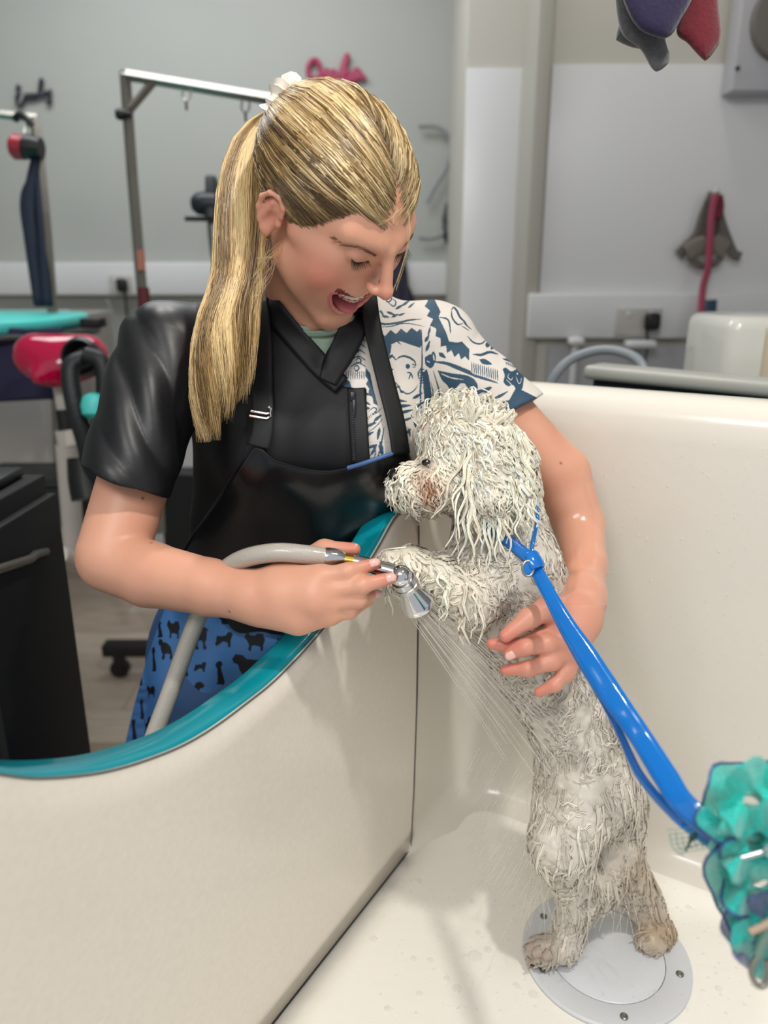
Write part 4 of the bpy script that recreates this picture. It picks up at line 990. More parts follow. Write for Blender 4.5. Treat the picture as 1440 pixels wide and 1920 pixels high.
def subdiv(V, F):
    E = np.concatenate([F[:, [0, 1]], F[:, [1, 2]], F[:, [2, 3]], F[:, [3, 0]]]); Es = np.sort(E, 1); u, inv = np.unique(Es[:, 0].astype(np.int64) * len(V) + Es[:, 1], return_inverse=True)
    ev = np.stack([u // len(V), u % len(V)], 1); M_ = V[ev].mean(1); C_ = V[F].mean(1); n = len(V); m = len(F); e = inv.reshape(4, m) + n; c_ = np.arange(m) + n + len(M_)
    Vn = np.concatenate([V, M_, C_]); Fn = np.concatenate([np.stack([F[:, i], e[i], c_, e[(i - 1) % 4]], 1) for i in range(4)]); return Vn, Fn
fq2 = proj(VP_[FP_].mean(1)); fn_ = np.cross(VP_[FP_[:, 2]] - VP_[FP_[:, 0]], VP_[FP_[:, 3]] - VP_[FP_[:, 1]]); fc_ = VP_[FP_].mean(1); fn_ *= np.sign((fn_ * (fc_ - P(740, 700, 1.09))).sum(1).sum()); fine = ((fn_ * (fc_ - CAM)).sum(1) < 0) & (fq2[:, 2] < 1.085) & (fq2[:, 1] > 530)
Va, Fa = sub(VP_, FP_[fine]); Va, Fa = subdiv(Va, Fa); Vb, Fb = sub(VP_, FP_[~fine]); VP_ = np.concatenate([Va, Vb]); FP_ = np.concatenate([Fa, Fb + len(Va)])
fn_ = np.cross(VP_[FP_[:, 2]] - VP_[FP_[:, 0]], VP_[FP_[:, 3]] - VP_[FP_[:, 1]]); fc_ = VP_[FP_].mean(1); fn_ *= np.sign((fn_ * (fc_ - P(740, 700, 1.09))).sum(1).sum())
fq2 = proj(VP_[FP_].mean(1)); fine = ((fn_ * (fc_ - CAM)).sum(1) < 0) & (fq2[:, 0] > 640) & (fq2[:, 0] < 1012) & (fq2[:, 1] > 535) & (fq2[:, 1] < 830) & (fq2[:, 2] < 1.075)
Va, Fa = sub(VP_, FP_[fine]); Va, Fa = subdiv(Va, Fa); Vb, Fb = sub(VP_, FP_[~fine]); VP_ = np.concatenate([Va, Vb]); FP_ = np.concatenate([Fa, Fb + len(Va)])
q = proj(VP_); ix = np.clip(((q[:, 0] - PRX) * PS).astype(int), 0, PRW * PS - 1); iy = np.clip(((q[:, 1] - PRY) * PS).astype(int), 0, PRH * PS - 1)
acc = np.zeros(len(VP_)); 
for ddx in (-1, 0, 1):
    for ddy in (-1, 0, 1): acc += canvas[np.clip(iy + ddy, 0, PRH * PS - 1), np.clip(ix + ddx, 0, PRW * PS - 1)]
cf = sstep(.3, .7, acc / 9)
cf = np.maximum(cf, inpoly(q[:, 0], q[:, 1], CUFF) * 1.)
pc = mix(np.tile(lin('d6d0c8'), (len(VP_), 1)), lin('2c4a60'), cf)
o = mesh('printed_top', VP_, FP_, mat('printed_cotton', 'ffffff', .6, attr=True, bump=.1, bscale=200, bdist=.0004), person, True, pc); solid(o, .001, -1)
def join(*L):
    Vs, Fs, k = [], [], 0
    for v, f in L: Vs.append(v); Fs.append(f + k); k += len(v)
    return bvh(np.concatenate(Vs), np.concatenate(Fs))
bc_ = BV[BF].mean(1); bq = proj(bc_); bchest = BF[(bq[:, 2] > .95) & (bq[:, 1] > 560)]
tree_n = join((TV, TF[~kill]), (BV, bchest))
# torso tree for draping
tree_t = bvh(TV, TF)
tree_all = bvh(np.concatenate([TV, BV]), np.concatenate([TF, BF + len(TV)]))
def drape(name, cl, w, m, off=.004, th=.003, n=40, tree=None, parent=person, nc=7):
    tree = tree or tree_n if name == 'neckband' else tree
    """strap lying on the body: centre line given as photo points, width in photo pixels (may vary)"""
    p = spline(cl, n); T = np.gradient(p, axis=0); T /= np.linalg.norm(T, axis=1)[:, None]; nn = np.stack([-T[:, 1], T[:, 0]], 1); ww = np.interp(np.linspace(0, 1, n), np.linspace(0, 1, len(np.atleast_1d(w))), np.atleast_1d(w))
    rows = []; last = None
    for i in range(n):
        r = []
        for u in np.linspace(-.5, .5, nc):
            x, y = p[i] + nn[i] * ww[i] * u; h, nr = hit(tree or tree_t, x, y)
            if h is None or (last is not None and abs((h - CAM) @ AX[2] - last) > .05): h = P(x, y, last if last else 1.0); nr = -AX[2]
            last = (h - CAM) @ AX[2]; r.append(last)
        rows.append(r)
    D = np.array(rows)
    for _ in range(3): D[1:-1] = (D[:-2] + D[1:-1] * 2 + D[2:]) / 4; D[:, 1:-1] = (D[:, :-2] + D[:, 1:-1] * 2 + D[:, 2:]) / 4
    R = [[P(*(p[i] + nn[i] * ww[i] * u), D[i, j] - off) for j, u in enumerate(np.linspace(-.5, .5, nc))] for i in range(n)]
    V, F = grid(R); o = mesh(name, V, F, m, parent); solid(o, th, 0); return o
def patch(name, left, right, m, off=.006, th=.004, n=50, nc=40, tree=None, fn=None, it=8, parent=person, colf=None, top=None):
    """cloth panel spanning between two boundary curves, lying over the body"""
    A, B = spline(left, n), spline(right, n); D = np.zeros((n, nc)); X = np.zeros((n, nc, 2))
    for i in range(n):
        last = None
        for j in range(nc):
            u = j / (nc - 1); x = A[i] * (1 - u) + B[i] * u
            if top is not None: x = x + np.array(top(u)) * (1 - i / (n - 1)) ** 2
            X[i, j] = x
            h, _ = hit(tree or tree_t, *x); D[i, j] = np.nan if h is None else (h - CAM) @ AX[2]
    for i in range(n):
        g_ = ~np.isnan(D[i]); 
        D[i] = np.interp(np.arange(nc), np.where(g_)[0], D[i][g_]) if g_.any() else D[i - 1]
    for _ in range(it): D[1:-1] = (D[:-2] + D[1:-1] * 2 + D[2:]) / 4; D[:, 1:-1] = (D[:, :-2] + D[:, 1:-1] * 2 + D[:, 2:]) / 4
    if fn is not None: D = D + fn(X)
    V = np.array([[P(X[i, j, 0], X[i, j, 1], D[i, j] - off) for j in range(nc)] for i in range(n)]); V, F = grid(V)
    c = colf(X.reshape(-1, 2)) if colf else None
    o = mesh(name, V, F, m, parent, True, c); solid(o, th, 0); return o, V, F
web = mat('black_webbing', '0c0d10', .65, bump=.3, bscale=300, bdist=.0004)
blk = mat('black_cotton', '0d0e12', .6, bump=.2, bscale=120, bdist=.0006)
# neck bands (lapels) crossing
drape('neckband', [(496, 552), (520, 592), (560, 640), (606, 690), (640, 722)], [34, 40, 42, 36], blk, .007, .003)
drape('neckband', [(682, 540), (672, 592), (652, 640), (628, 684), (614, 716)], [42, 50, 50, 34], blk, .010, .003)
# zip placket
zp_ = drape('zip_placket', [(668, 728), (672, 800), (676, 868)], [34, 36, 36], blk, .006, .002)
zt = mat('zip_black', '2a2b30', .3, .5)
g = G()
for y in np.linspace(738, 862, 40):
    h, nr = hit(tree_t, 661 + (y - 738) * .03, y)
    if h is not None: g.box((-.0016, -.001, -.0007), (.0016, .001, .0007), ax=[AX[0], -AX[2], AX[1]], o=h - AX[2] * .0085)
tag(g.build('zip_teeth', zt, zp_, False), kind='stuff')
h, _ = hit(tree_t, 662, 745); 
if h is not None:
    G().box((-.0035, -.002, -.006), (.0035, .002, .006), bev=.0012, ax=[AX[0], -AX[2], AX[1]], o=h - AX[2] * .010).build('zip_slider', mat('zip_black'), zp_)
    G().box((-.0022, -.0012, -.020), (.0022, .0012, .002), bev=.0008, ax=[AX[0], -AX[2], AX[1]], o=P(664, 752, (h - CAM) @ AX[2] - .012)).build('zip_pull', mat('zip_black'), zp_)
patch('green_tee', [(516, 596), (545, 640), (575, 676), (604, 706)], [(676, 580), (655, 640), (632, 676), (608, 706)], mat('sage_cotton', '8c9f8e', .8, bump=.2, bscale=300, bdist=.0004), .0045, .002, 30, 24, tree=tree_n, it=5, top=lambda u: (0, 24 * math.sin(math.pi * u)))
drape('tee_collar', [(522, 608), (560, 622), (598, 626), (636, 616), (668, 594)], [10, 11, 11, 10], mat('sage_rib', '819483', .8), .0062, .0025, tree=tree_n, nc=4)
# ---- apron: bib, straps, blue piping
pvc = mat('black_pvc', '0b0c10', .30, bump=.35, bscale=7, bdist=.006, coat=.15)
def bibf(X):
    u, v = X[..., 0], X[..., 1]; f = .004 * np.sin((u * .5 + v) * .03) * np.exp(-((v - 960) / 80) ** 2) + .003 * np.sin(u * .04 - v * .02)
    return f - .02 * np.exp(-((u - 600) / 120) ** 2 - ((v - 1000) / 90) ** 2)
bib, bibV, bibF = patch('apron_bib', [(476, 838), (452, 872), (400, 950), (350, 1022), (330, 1070), (318, 1118)], [(764, 848), (775, 880), (778, 940), (770, 1010), (755, 1060), (720, 1120)], pvc, .012, .003, 60, 50, fn=bibf, it=14,
    top=lambda u: (0, 34 * math.sin(math.pi * min(1, u * 1.05)) ** 1.2 * (1 - .3 * u) - 2 + (14 * sstep(.02, .14, np.array([u]))[0] if u < .5 else 14 * (1 - u) * 2)))
bt = bvh(bibV, bibF)
edgep = bibV.reshape(60, 50, 3)[0]
G().tube(edgep[30:] - AX[2] * .001, .0028, 8).build('blue_piping', mat('blue_piping', '46699c', .5), bib)
G().tube(edgep[:31] - AX[2] * .0005, .0016, 8).build('hem_roll', pvc, bib)
G().tube(bibV.reshape(60, 50, 3)[:, 0], .0014, 8).build('hem_roll', pvc, bib)
stp_ = drape('apron_strap', [(482, 560), (488, 640), (490, 720), (492, 800), (484, 838)], [40, 42, 42, 42, 44], web, .016, .0025)
drape('apron_strap', [(690, 548), (700, 620), (722, 710), (742, 790), (752, 852)], [30, 32, 32, 32, 32], web, .015, .0025)
h, _ = hit(tree_t, 490, 770); dd = (h - CAM) @ AX[2] - .021 if h is not None else 1.
bk = G(); bk.tube([P(470, 770, dd), P(500, 776, dd), P(506, 774, dd), P(508, 766, dd), P(503, 763, dd)], .0018, 8); bk.tube([P(468, 779, dd), P(500, 785, dd), P(507, 780, dd), P(506, 772, dd)], .0018, 8)
bk.build('strap_buckle', chrome, stp_)
# ---- lower body
low = SDF(); low.ell(P(470, 1200, 1.235), (.155, .10, .14), k=.05); low.cone(P(395, 1260, 1.25), P(350, 1600, 1.45), .095, .08, .05); low.cone(P(560, 1260, 1.25), P(560, 1600, 1.45), .095, .08, .05)
low.cone(P(350, 1600, 1.45), P(350, 1600, 1.45) - Zh * .38, .08, .055, .04); low.cone(P(560, 1600, 1.45), P(560, 1600, 1.45) - Zh * .38, .08, .055, .04)
V, F = low.mesh(.010); lt = bvh(V, F)
mesh('jeans', V, F, mat('denim', '33527c', .7, bump=.3, bscale=200, bdist=.0006), person)
for s in (-1, 1):
    fb = P(350 if s < 0 else 560, 1600, 1.45) - Zh * .40; sh = SDF(); sh.cone((fb[0], fb[1] + .03, .05), (fb[0] + .02, fb[1] - .14, .04), .045, .035, .02); sh.cone((fb[0], fb[1] + .02, .08), (fb[0], fb[1] + .02, fb[2] + .04), .045, .055, .02)
    Vs, Fs = sh.mesh(.008); mesh('shoe', Vs, Fs, mat('shoe_black', '151518', .6), person)
# dog silhouettes of the skirt print (unit height 1, y down, origin centre)
SIL = {
 'poodle': [(-.45, -.35), (-.38, -.42), (-.33, -.3), (-.3, -.1), (-.1, -.18), (0, -.25), (.05, -.45), (.2, -.5), (.3, -.42), (.42, -.38), (.3, -.3), (.3, -.1), (.28, .1), (.2, .15), (.22, .28), (.32, .4), (.2, .5), (.08, .42), (.12, .25), (.05, .1), (-.1, .08), (-.18, .15), (-.2, .3), (-.12, .42), (-.25, .5), (-.4, .4), (-.32, .22), (-.3, .05), (-.36, -.1), (-.4, -.28)],
 'fluffy': [(-.5, -.3), (-.35, -.5), (-.2, -.32), (.0, -.3), (.15, -.42), (.4, -.4), (.5, -.1), (.42, .15), (.4, .48), (.28, .48), (.28, .25), (.0, .2), (-.15, .22), (-.18, .48), (-.32, .46), (-.28, .15), (-.38, -.05), (-.48, -.15)],
 'newf': [(-.5, -.33), (-.42, -.48), (-.25, -.45), (-.15, -.32), (.1, -.3), (.35, -.15), (.46, .1), (.5, .35), (.42, .48), (.3, .48), (.32, .25), (.15, .2), (-.02, .22), (-.08, .48), (-.28, .48), (-.2, .25), (-.32, .05), (-.36, -.15), (-.46, -.2)],
 'sit': [(-.2, -.42), (-.05, -.5), (.15, -.48), (.22, -.35), (.12, -.25), (.18, -.05), (.3, .2), (.38, .42), (.3, .5), (-.22, .5), (-.1, .38), (-.12, .05), (-.14, -.2), (-.24, -.3)],
 'terrier': [(-.5, -.5), (-.42, -.3), (-.3, -.15), (.1, -.18), (.2, -.45), (.35, -.5), (.5, -.35), (.42, -.25), (.32, -.22), (.28, .1), (.25, .48), (.12, .5), (.14, .2), (-.2, .15), (-.28, .25), (-.32, .48), (-.45, .5), (-.4, .2), (-.42, -.1), (-.52, -.35)],
 'scottie': [(-.5, -.3), (-.42, -.2), (-.35, -.45), (-.25, -.25), (.2, -.2), (.35, -.35), (.42, .0), (.42, .4), (-.3, .42), (-.35, .1), (-.5, -.02)],
 'bichon': [(-.5, .3), (-.4, -.1), (-.35, -.25), (-.2, -.2), (.1, -.25), (.2, -.45), (.4, -.48), (.5, -.3), (.42, -.15), (.38, .1), (.36, .48), (.22, .48), (.2, .2), (-.05, .12), (-.25, .3), (-.4, .42)]}
PL = [('poodle', 378, 1197, 34, 44), ('bichon', 420, 1199, 34, 30), ('fluffy', 478, 1203, 38, 36), ('poodle', 536, 1213, 38, 42), ('newf', 476, 1254, 82, 58), ('sit', 411, 1261, 28, 44), ('bichon', 376, 1250, 24, 20), ('terrier', 356, 1302, 58, 50),
      ('scottie', 408, 1321, 36, 28), ('fluffy', 452, 1304, 26, 26), ('sit', 345, 1246, 24, 44), ('sit', 289, 1236, 14, 46), ('fluffy', 326, 1180, 24, 36), ('newf', 311, 1217, 26, 40), ('fluffy', 284, 1296, 16, 24), ('sit', 266, 1329, 14, 38), ('sit', 251, 1370, 18, 46),
      ('scottie', 425, 1160, 30, 24), ('poodle', 503, 1172, 22, 18), ('fluffy', 574, 1205, 26, 30), ('sit', 300, 1180, 16, 30), ('terrier', 560, 1262, 34, 34), ('bichon', 598, 1180, 30, 26), ('sit', 240, 1410, 16, 34), ('poodle', 520, 1290, 34, 34), ('scottie', 262, 1275, 12, 24), ('poodle', 278, 1360, 16, 34), ('poodle', 630, 1160, 30, 30)]
def skc(X):
    m_ = np.zeros(len(X), bool)
    for k_, x, y, w, h_ in PL: m_ |= inpoly(X[:, 0], X[:, 1], np.array([(x + a * w, y + b * h_) for a, b in SIL[k_]]))
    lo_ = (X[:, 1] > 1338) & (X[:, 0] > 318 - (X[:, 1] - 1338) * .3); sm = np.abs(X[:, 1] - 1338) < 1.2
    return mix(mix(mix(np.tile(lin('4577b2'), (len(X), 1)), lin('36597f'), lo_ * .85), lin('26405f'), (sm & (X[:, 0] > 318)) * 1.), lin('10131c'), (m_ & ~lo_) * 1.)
def skf(X):
    u, v = X[..., 0], X[..., 1]; return .006 * np.sin(v * .045 + u * .012) * sstep(320, 420, u) + .004 * np.sin(u * .06) + .02 * sstep(1180, 1330, v)
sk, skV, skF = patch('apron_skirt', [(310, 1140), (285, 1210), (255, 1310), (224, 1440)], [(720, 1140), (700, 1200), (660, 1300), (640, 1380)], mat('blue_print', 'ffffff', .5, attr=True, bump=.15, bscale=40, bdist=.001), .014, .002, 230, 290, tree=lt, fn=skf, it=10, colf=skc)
0 and patch('skirt_flap', [(318, 1338), (305, 1380), (292, 1440)], [(700, 1330), (690, 1370), (680, 1440)], mat('denim', '33527c', .7), .022, .002, 30, 60, tree=lt, fn=lambda X: skf(X) , it=10)
# ------------------------------------------------------------------ hair
EC, ER = np.array([0, -.015, .038]), np.array([.0765, .094, .075])
TIE = Hl(P(527, 210, .905)); TIE = EC + (TIE - EC) / np.linalg.norm((TIE - EC) / ER) * 1.06
def toE(p): v = (np.array(p) - EC) / ER; return v / np.linalg.norm(v)
tE = toE(TIE)
line_pts = [(-.0, .088, .086), (.018, .086, .083), (.036, .074, .074), (.052, .058, .058), (.062, .046, .040), (.068, .034, .024), (.070, .026, .004)]
near = spline([(.002, .084, .088), (.018, .083, .083), (.036, .073, .073), (.051, .058, .057), (.061, .046, .040), (.067, .036, .022), (.071, .026, .002), (.0745, .018, .012), (.077, .004, .030), (.077, -.016, .030), (.076, -.030, .010), (.070, -.045, -.020), (.05, -.075, -.045), (.02, -.09, -.055)], 60)
rs = np.random.RandomState(21)
def surf(e, h): return EC + e * ER * h[..., None]
def scalp_paths(roots, K, lift=1.0, sag=0.0, hump=.03, conv=.010):
    n = len(roots); e0 = np.array([toE(r) for r in roots]); s = np.linspace(0, 1, K)
    tgt = np.tile(tE, (n, 1)) + rs.normal(size=(n, 3)) * conv; tgt /= np.linalg.norm(tgt, axis=1)[:, None]
    lat = np.stack([np.where(kinds == 2, -1, 1) * np.cos(phis), -.05 + 0 * phis, np.sin(phis)], 1); mid = e0 * .22 + tgt * .22 + lat; mid /= np.linalg.norm(mid, axis=1)[:, None]
    P_ = []
    for k, t in enumerate(s):
        v = e0 * (1 - t) ** 2 + 2 * mid * t * (1 - t) + tgt * t * t; v /= np.linalg.norm(v, axis=1)[:, None]
        h = (lift + hump * np.sin(np.pi * min(1, t * 1.1)) * 1.0 + .012 * t); P_.append(EC + v * ER * h[:, None] if np.ndim(h) else EC + v * ER * h)
    return np.stack(P_, 1)
def w_(Q): return HO + (Q * HS) @ HM.T
roots, kinds, phis = [], [], []
for i in range(3000):                                                  # near side hairline
    t = rs.rand(); p = near[min(59, int(t * 59))] + rs.normal(size=3) * .0016; roots.append(p); kinds.append(0)
    phis.append(np.interp(t, [0, .25, .5, .62, .75, 1.], [34, 22, 6, 0, -12, -35]))
for i in range(4700):                                                  # parting: both sides
    t = rs.rand() ** .9; y = .084 - t * .105; sgn = 1 if i % 4 else -1
    x = sgn * .0022 + rs.normal() * .0010; e = (np.array([x, y, .09]) - EC) / ER; zz = math.sqrt(max(.02, 1 - e[0] ** 2 - min(.98, e[1] ** 2)))
    roots.append(EC + np.array([e[0], e[1], zz]) * ER); kinds.append(1 if sgn > 0 else 2); phis.append(34 + 56 * t ** .8)
for i in range(900):                                                  # far side hairline
    k = rs.randint(0, 45); p = near[k] * np.array([-1, 1, 1]) + rs.normal(size=3) * .0015; roots.append(p); kinds.append(2); phis.append(34 - 34 * k / 45)
roots = np.array(roots); kinds = np.array(kinds); phis = np.radians(np.array(phis) + rs.normal(size=len(phis)) * 3.5)
ang = np.arctan2(roots[:, 0], roots[:, 1] + .3) ; K = 11
sag = np.where(kinds == 0, .10 + .10 * rs.rand(len(roots)), .02 + .05 * rs.rand(len(roots)))
paths = scalp_paths(roots, K, 1.0 + .035 * rs.rand(len(roots)), sag, .045, .030)
ph = rs.rand(len(roots), 1) * 6.28; ss = np.linspace(0, 1, K)[None]
paths += (np.sin(ss * 7 + ph)[..., None] * rs.normal(size=(len(roots), 1, 3)) * .0011)
key = roots[:, 1] * 90 + roots[:, 2] * 60 + rs.normal(size=len(roots)) * .5
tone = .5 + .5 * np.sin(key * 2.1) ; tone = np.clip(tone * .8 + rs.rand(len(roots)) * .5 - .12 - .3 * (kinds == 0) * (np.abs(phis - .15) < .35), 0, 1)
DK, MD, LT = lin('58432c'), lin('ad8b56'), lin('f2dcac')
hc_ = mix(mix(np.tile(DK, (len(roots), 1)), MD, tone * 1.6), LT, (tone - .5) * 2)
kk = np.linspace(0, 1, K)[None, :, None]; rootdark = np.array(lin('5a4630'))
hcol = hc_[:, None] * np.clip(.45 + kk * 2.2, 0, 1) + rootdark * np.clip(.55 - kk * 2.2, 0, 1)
rad = np.tile(.00058 * np.sqrt(np.sin(np.pi * np.linspace(.08, .92, K)))[None], (len(roots), 1)) * (.6 + .8 * rs.rand(len(roots), 1))
hairm = mat('blonde_hair', 'c9a66b', .30, attr=True, spec=.7)
s = SDF(); s.ell(H(*EC), ER * HS * .998, HR)
V, F = s.mesh(.0028); l = Hl(V[F].mean(1)); F = F[~((np.abs(l[:, 0]) < .0022) & (l[:, 1] > -.01))]; l = Hl(V[F].mean(1))
nl = near; 
def in_hair(l):
    x = np.abs(l[:, 0]); y, z = l[:, 1], l[:, 2]
    zh = np.interp(y, [-.09, -.045, -.03, -.016, .004, .018, .026, .036, .046, .058, .073, .083, .09], [-.055, -.02, .010, .028, .030, .012, .008, .022, .040, .057, .073, .084, .2]); return z > zh
V, F = sub(V, F[in_hair(l)])
mesh('hair_cap', V, F, mat('hair_base', '7d6342', .5, bump=.5, bscale=60, stretch=(1, 6, 1)), person)
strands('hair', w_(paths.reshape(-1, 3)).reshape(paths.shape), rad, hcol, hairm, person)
# ponytail
cl = spline([(532, 205, .912, 18), (502, 218, .915, 26), (470, 265, .905, 38), (455, 340, .895, 46), (452, 430, .888, 47), (446, 520, .885, 47), (422, 600, .89, 56), (420, 680, .895, 56), (420, 750, .90, 54), (424, 822, .905, 50)], 15)
def pony(n, rmul, rsd, col_shift=0., rr=.0006, wig=.0025):
    rs = np.random.RandomState(rsd); th = rs.rand(n) * 6.28; r0 = rs.rand(n) ** .42 if rmul is None else np.full(n, rmul); K = 15
    off = np.stack([np.cos(th) * r0, np.sin(th) * r0], 1); out = np.zeros((n, K, 3)); f1 = rs.rand(n) * 6.28; f2 = rs.rand(n) * 6.28; ends = .80 + .13 * rs.rand(n) + .07 * (off[:, 0] < -.4) - .05 * (off[:, 0] > .5) + .03 * np.sin(off[:, 0] * 11)
    for k in range(K):
        e = np.minimum(k / (K - 1) * ends, 1.) * (K - 1); i = np.minimum(e.astype(int), K - 2); u = (e - i)[:, None]; c_ = cl[i] * (1 - u) + cl[i + 1] * u
        lag = (off[:, 0] * .35 + .0) * 0
        x = c_[:, 0] + off[:, 0] * c_[:, 3] + 5 * np.sin(e * 1.2 + off[:, 0] * 3) * e / K + 9 * np.sin(f1 + e * .66) * e / K ; y = c_[:, 1] + off[:, 0] * -8 * (k / K) ; d = c_[:, 2] - off[:, 1] * c_[:, 3] * .62 / FPX * .9 * (1 if True else 0)
        X = np.stack([(x - 720) / FPX, (960 - y) / FPX, np.ones(n)], 1) * d[:, None]; X = CAM + X @ AX
        out[:, k] = X + np.stack([np.sin(f2 + e * 1.), np.cos(f1 + e * .9), 0 * f1], 1) * wig * (k / K) 
    tone = np.clip(.55 + .35 * np.sin(th * 5 + r0 * 6) + rs.normal(size=n) * .2 + col_shift, 0, 1)
    c0 = mix(mix(np.tile(DK, (n, 1)), lin('b8935a'), tone * 1.8), lin('f0d6a0'), (tone - .45) * 1.8)
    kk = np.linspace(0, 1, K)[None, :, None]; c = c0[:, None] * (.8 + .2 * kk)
    R = np.tile((rr * np.minimum(1, (1.02 - np.linspace(0, 1, K)) * 5))[None], (n, 1)) * (.6 + .8 * rs.rand(n, 1)); return out, R, c
o1, r1, c1_ = pony(2400, None, 4); o2, r2, c2_ = pony(1650, .97, 5, .05)
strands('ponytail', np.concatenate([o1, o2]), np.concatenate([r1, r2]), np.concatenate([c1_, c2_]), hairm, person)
core = G(); cc_ = cl[1:-3]; V, F = tube_np([P(*q[:3]) for q in cc_], [q[3] * .42 / FPX * .9 for q in cc_], 16); mesh('ponytail_core', V, F, mat('hair_base'), person)
# loose wisps
wis = []
for pts in ([(500, 440), (505, 470), (492, 500), (488, 560)], [(520, 445), (515, 480), (500, 520), (478, 560)], [(508, 430), (522, 465), (498, 490), (480, 520)], [(515, 450), (500, 478), (505, 505), (488, 540)], [(505, 425), (488, 470), (478, 530), (470, 580)], [(512, 436), (530, 452), (512, 480), (492, 486)]):
    for j in range(5):
        jit = rs.normal(size=(len(pts), 2)) * 5; wis.append([P(a + jx, b + jy, .905 - .006 * i - .03 * (i > 0)) for i, (a, b, jx, jy) in enumerate([(*p_, *jj) for p_, jj in zip(pts, jit)])])
wis = np.array([spline(w, 16) for w in wis])
fr = []
for pts in ([(748, 392, .80), (735, 408, .80), (712, 418, .80)], [(752, 390, .80), (742, 404, .80), (736, 420, .80)], [(755, 392, .80), (748, 410, .80), (744, 422, .80)], [(700, 398, .815), (670, 410, .82), (640, 419, .83), (625, 419, .84)], [(706, 394, .815), (680, 402, .82), (655, 412, .83), (630, 417, .84)], [(770, 396, .80), (765, 430, .79), (762, 470, .79), (745, 520, .80), (735, 548, .80)], [(766, 396, .80), (768, 440, .79), (756, 500, .79), (742, 545, .80)]):
    for j in range(2): fr.append(spline([P(a + rs.normal() * 1.5, b + rs.normal() * 1.5, d) for a, b, d in pts], 16))
wis = np.concatenate([wis, np.array(fr)])
strands('loose_wisps', wis, np.full(wis.shape[:2], .00019), np.tile(lin('d9bd88'), (len(wis), 1)), hairm, person)
# scrunchie at the tie
sc = SDF(); tc_ = P(530, 200, .912); d1 = P(553, 172, .905) - P(510, 238, .90); 
scm_ = mat('cream_satin', 'e6ded2', .35, bump=.3, bscale=50, bdist=.002)
pts = []; u1 = d1 / np.linalg.norm(d1); u2 = np.cross(u1, P(500, 215, .9) - P(545, 200, .9)); u2 /= np.linalg.norm(u2)
for i in range(41):
    a = i / 40 * 2 * math.pi; pts.append(tc_ + u1 * math.cos(a) * .0255 + u2 * math.sin(a) * .0225)
rr_ = [.0105 + .0035 * math.sin(i * 2.6) + .002 * math.sin(i * 5.1) for i in range(41)]; rr_[-1] = rr_[0]
G().tube(pts, rr_, 12, cap=False).build('scrunchie', scm_, person)
# ================================================================== the dog
dog = thing('dog', 'wet curly cream dog standing on its hind legs in the bath', 'dog', PZ(1090, 1760, ZF))
ds = SDF(); E3 = np.stack([AX[0], -AX[2], AX[1]])
def de(x, y, d, r, k=.02): ds.ell(P(x, y, d), r, E3, k)
de(876, 850, .955, (.050, .048, .049)); de(858, 806, .955, (.044, .040, .030), .03)
ds.cone(P(845, 885, .95), P(795, 908, .935), .031, .026, .015); de(776, 916, .932, (.026, .025, .022), .010); de(764, 902, .932, (.014, .016, .015), .008); de(840, 912, .94, (.032, .032, .022), .02)
ds.cone(P(915, 830, .915), P(925, 930, .905), .024, .022, .012); ds.cone(P(925, 820, .985), P(955, 920, .995), .020, .018, .012)
ds.cone(P(920, 870, .97), P(932, 1010, .985), .047, .050, .03); ds.cone(P(950, 880, .975), P(958, 960, .99), .028, .030, .03)
de(943, 1085, .985, (.067, .060, .085), .03)
ds.chain([P(948, 1090, .985), P(1012, 1230, 1.0), P(1078, 1360, 1.02), P(1110, 1480, 1.04)], [.068, .062, .057, .064], .03)
ds.chain([P(1085, 1490, 1.015), P(1052, 1585, .99), P(1085, 1680, 1.025), P(1058, 1775, 1.035), P(1012, 1784, 1.035)], [.056, .040, .023, .018, .0175], .02)
ds.chain([P(1150, 1510, 1.07), P(1158, 1610, 1.06), P(1205, 1690, 1.085), P(1232, 1748, 1.085), P(1222, 1766, 1.06)], [.045, .032, .024, .021, .018], .02)
de(1128, 1640, 1.05, (.022, .02, .05), .02)
ds.chain([P(905, 1090, .945), P(885, 1130, .91), P(820, 1092, .905), P(762, 1066, .905), P(735, 1060, .905)], [.040, .029, .0225, .0200, .0165], .02)
ds.chain([P(900, 1080, 1.03), P(830, 1075, .985), P(770, 1052, .955)], [.036, .022, .018], .02)
def curl(X, d):
    a = snoise(X, 55, 11); b = snoise(X, 38, 12); z = X[:, 2]
    return d - (.0020 * np.abs(np.sin(2.0 * a + 7 * b)) ** .7 + .0012 * b)
ds.post = curl; ds.postmax = .006
DV, DF = ds.mesh(.0026)
def dn(V, F):
    n = np.cross(V[F[:, 2]] - V[F[:, 0]], V[F[:, 3]] - V[F[:, 1]]); N = np.zeros_like(V)
    for a in range(4):
        for k in range(3): N[:, k] += np.bincount(F[:, a], n[:, k], len(V))
    return N / (np.linalg.norm(N, axis=1)[:, None] + 1e-12)
DN = dn(DV, DF); dtree = bvh(DV, DF)
if (DN * (DV - P(950, 1100, .985))).sum(1)[np.linalg.norm(DV - P(945, 1085, .985), axis=1) < .09].mean() < 0: DN = -DN
CW, CG, CB, CT = lin('fbf1dc'), lin('c6bfb2'), lin('b59a78'), lin('c08a5c')
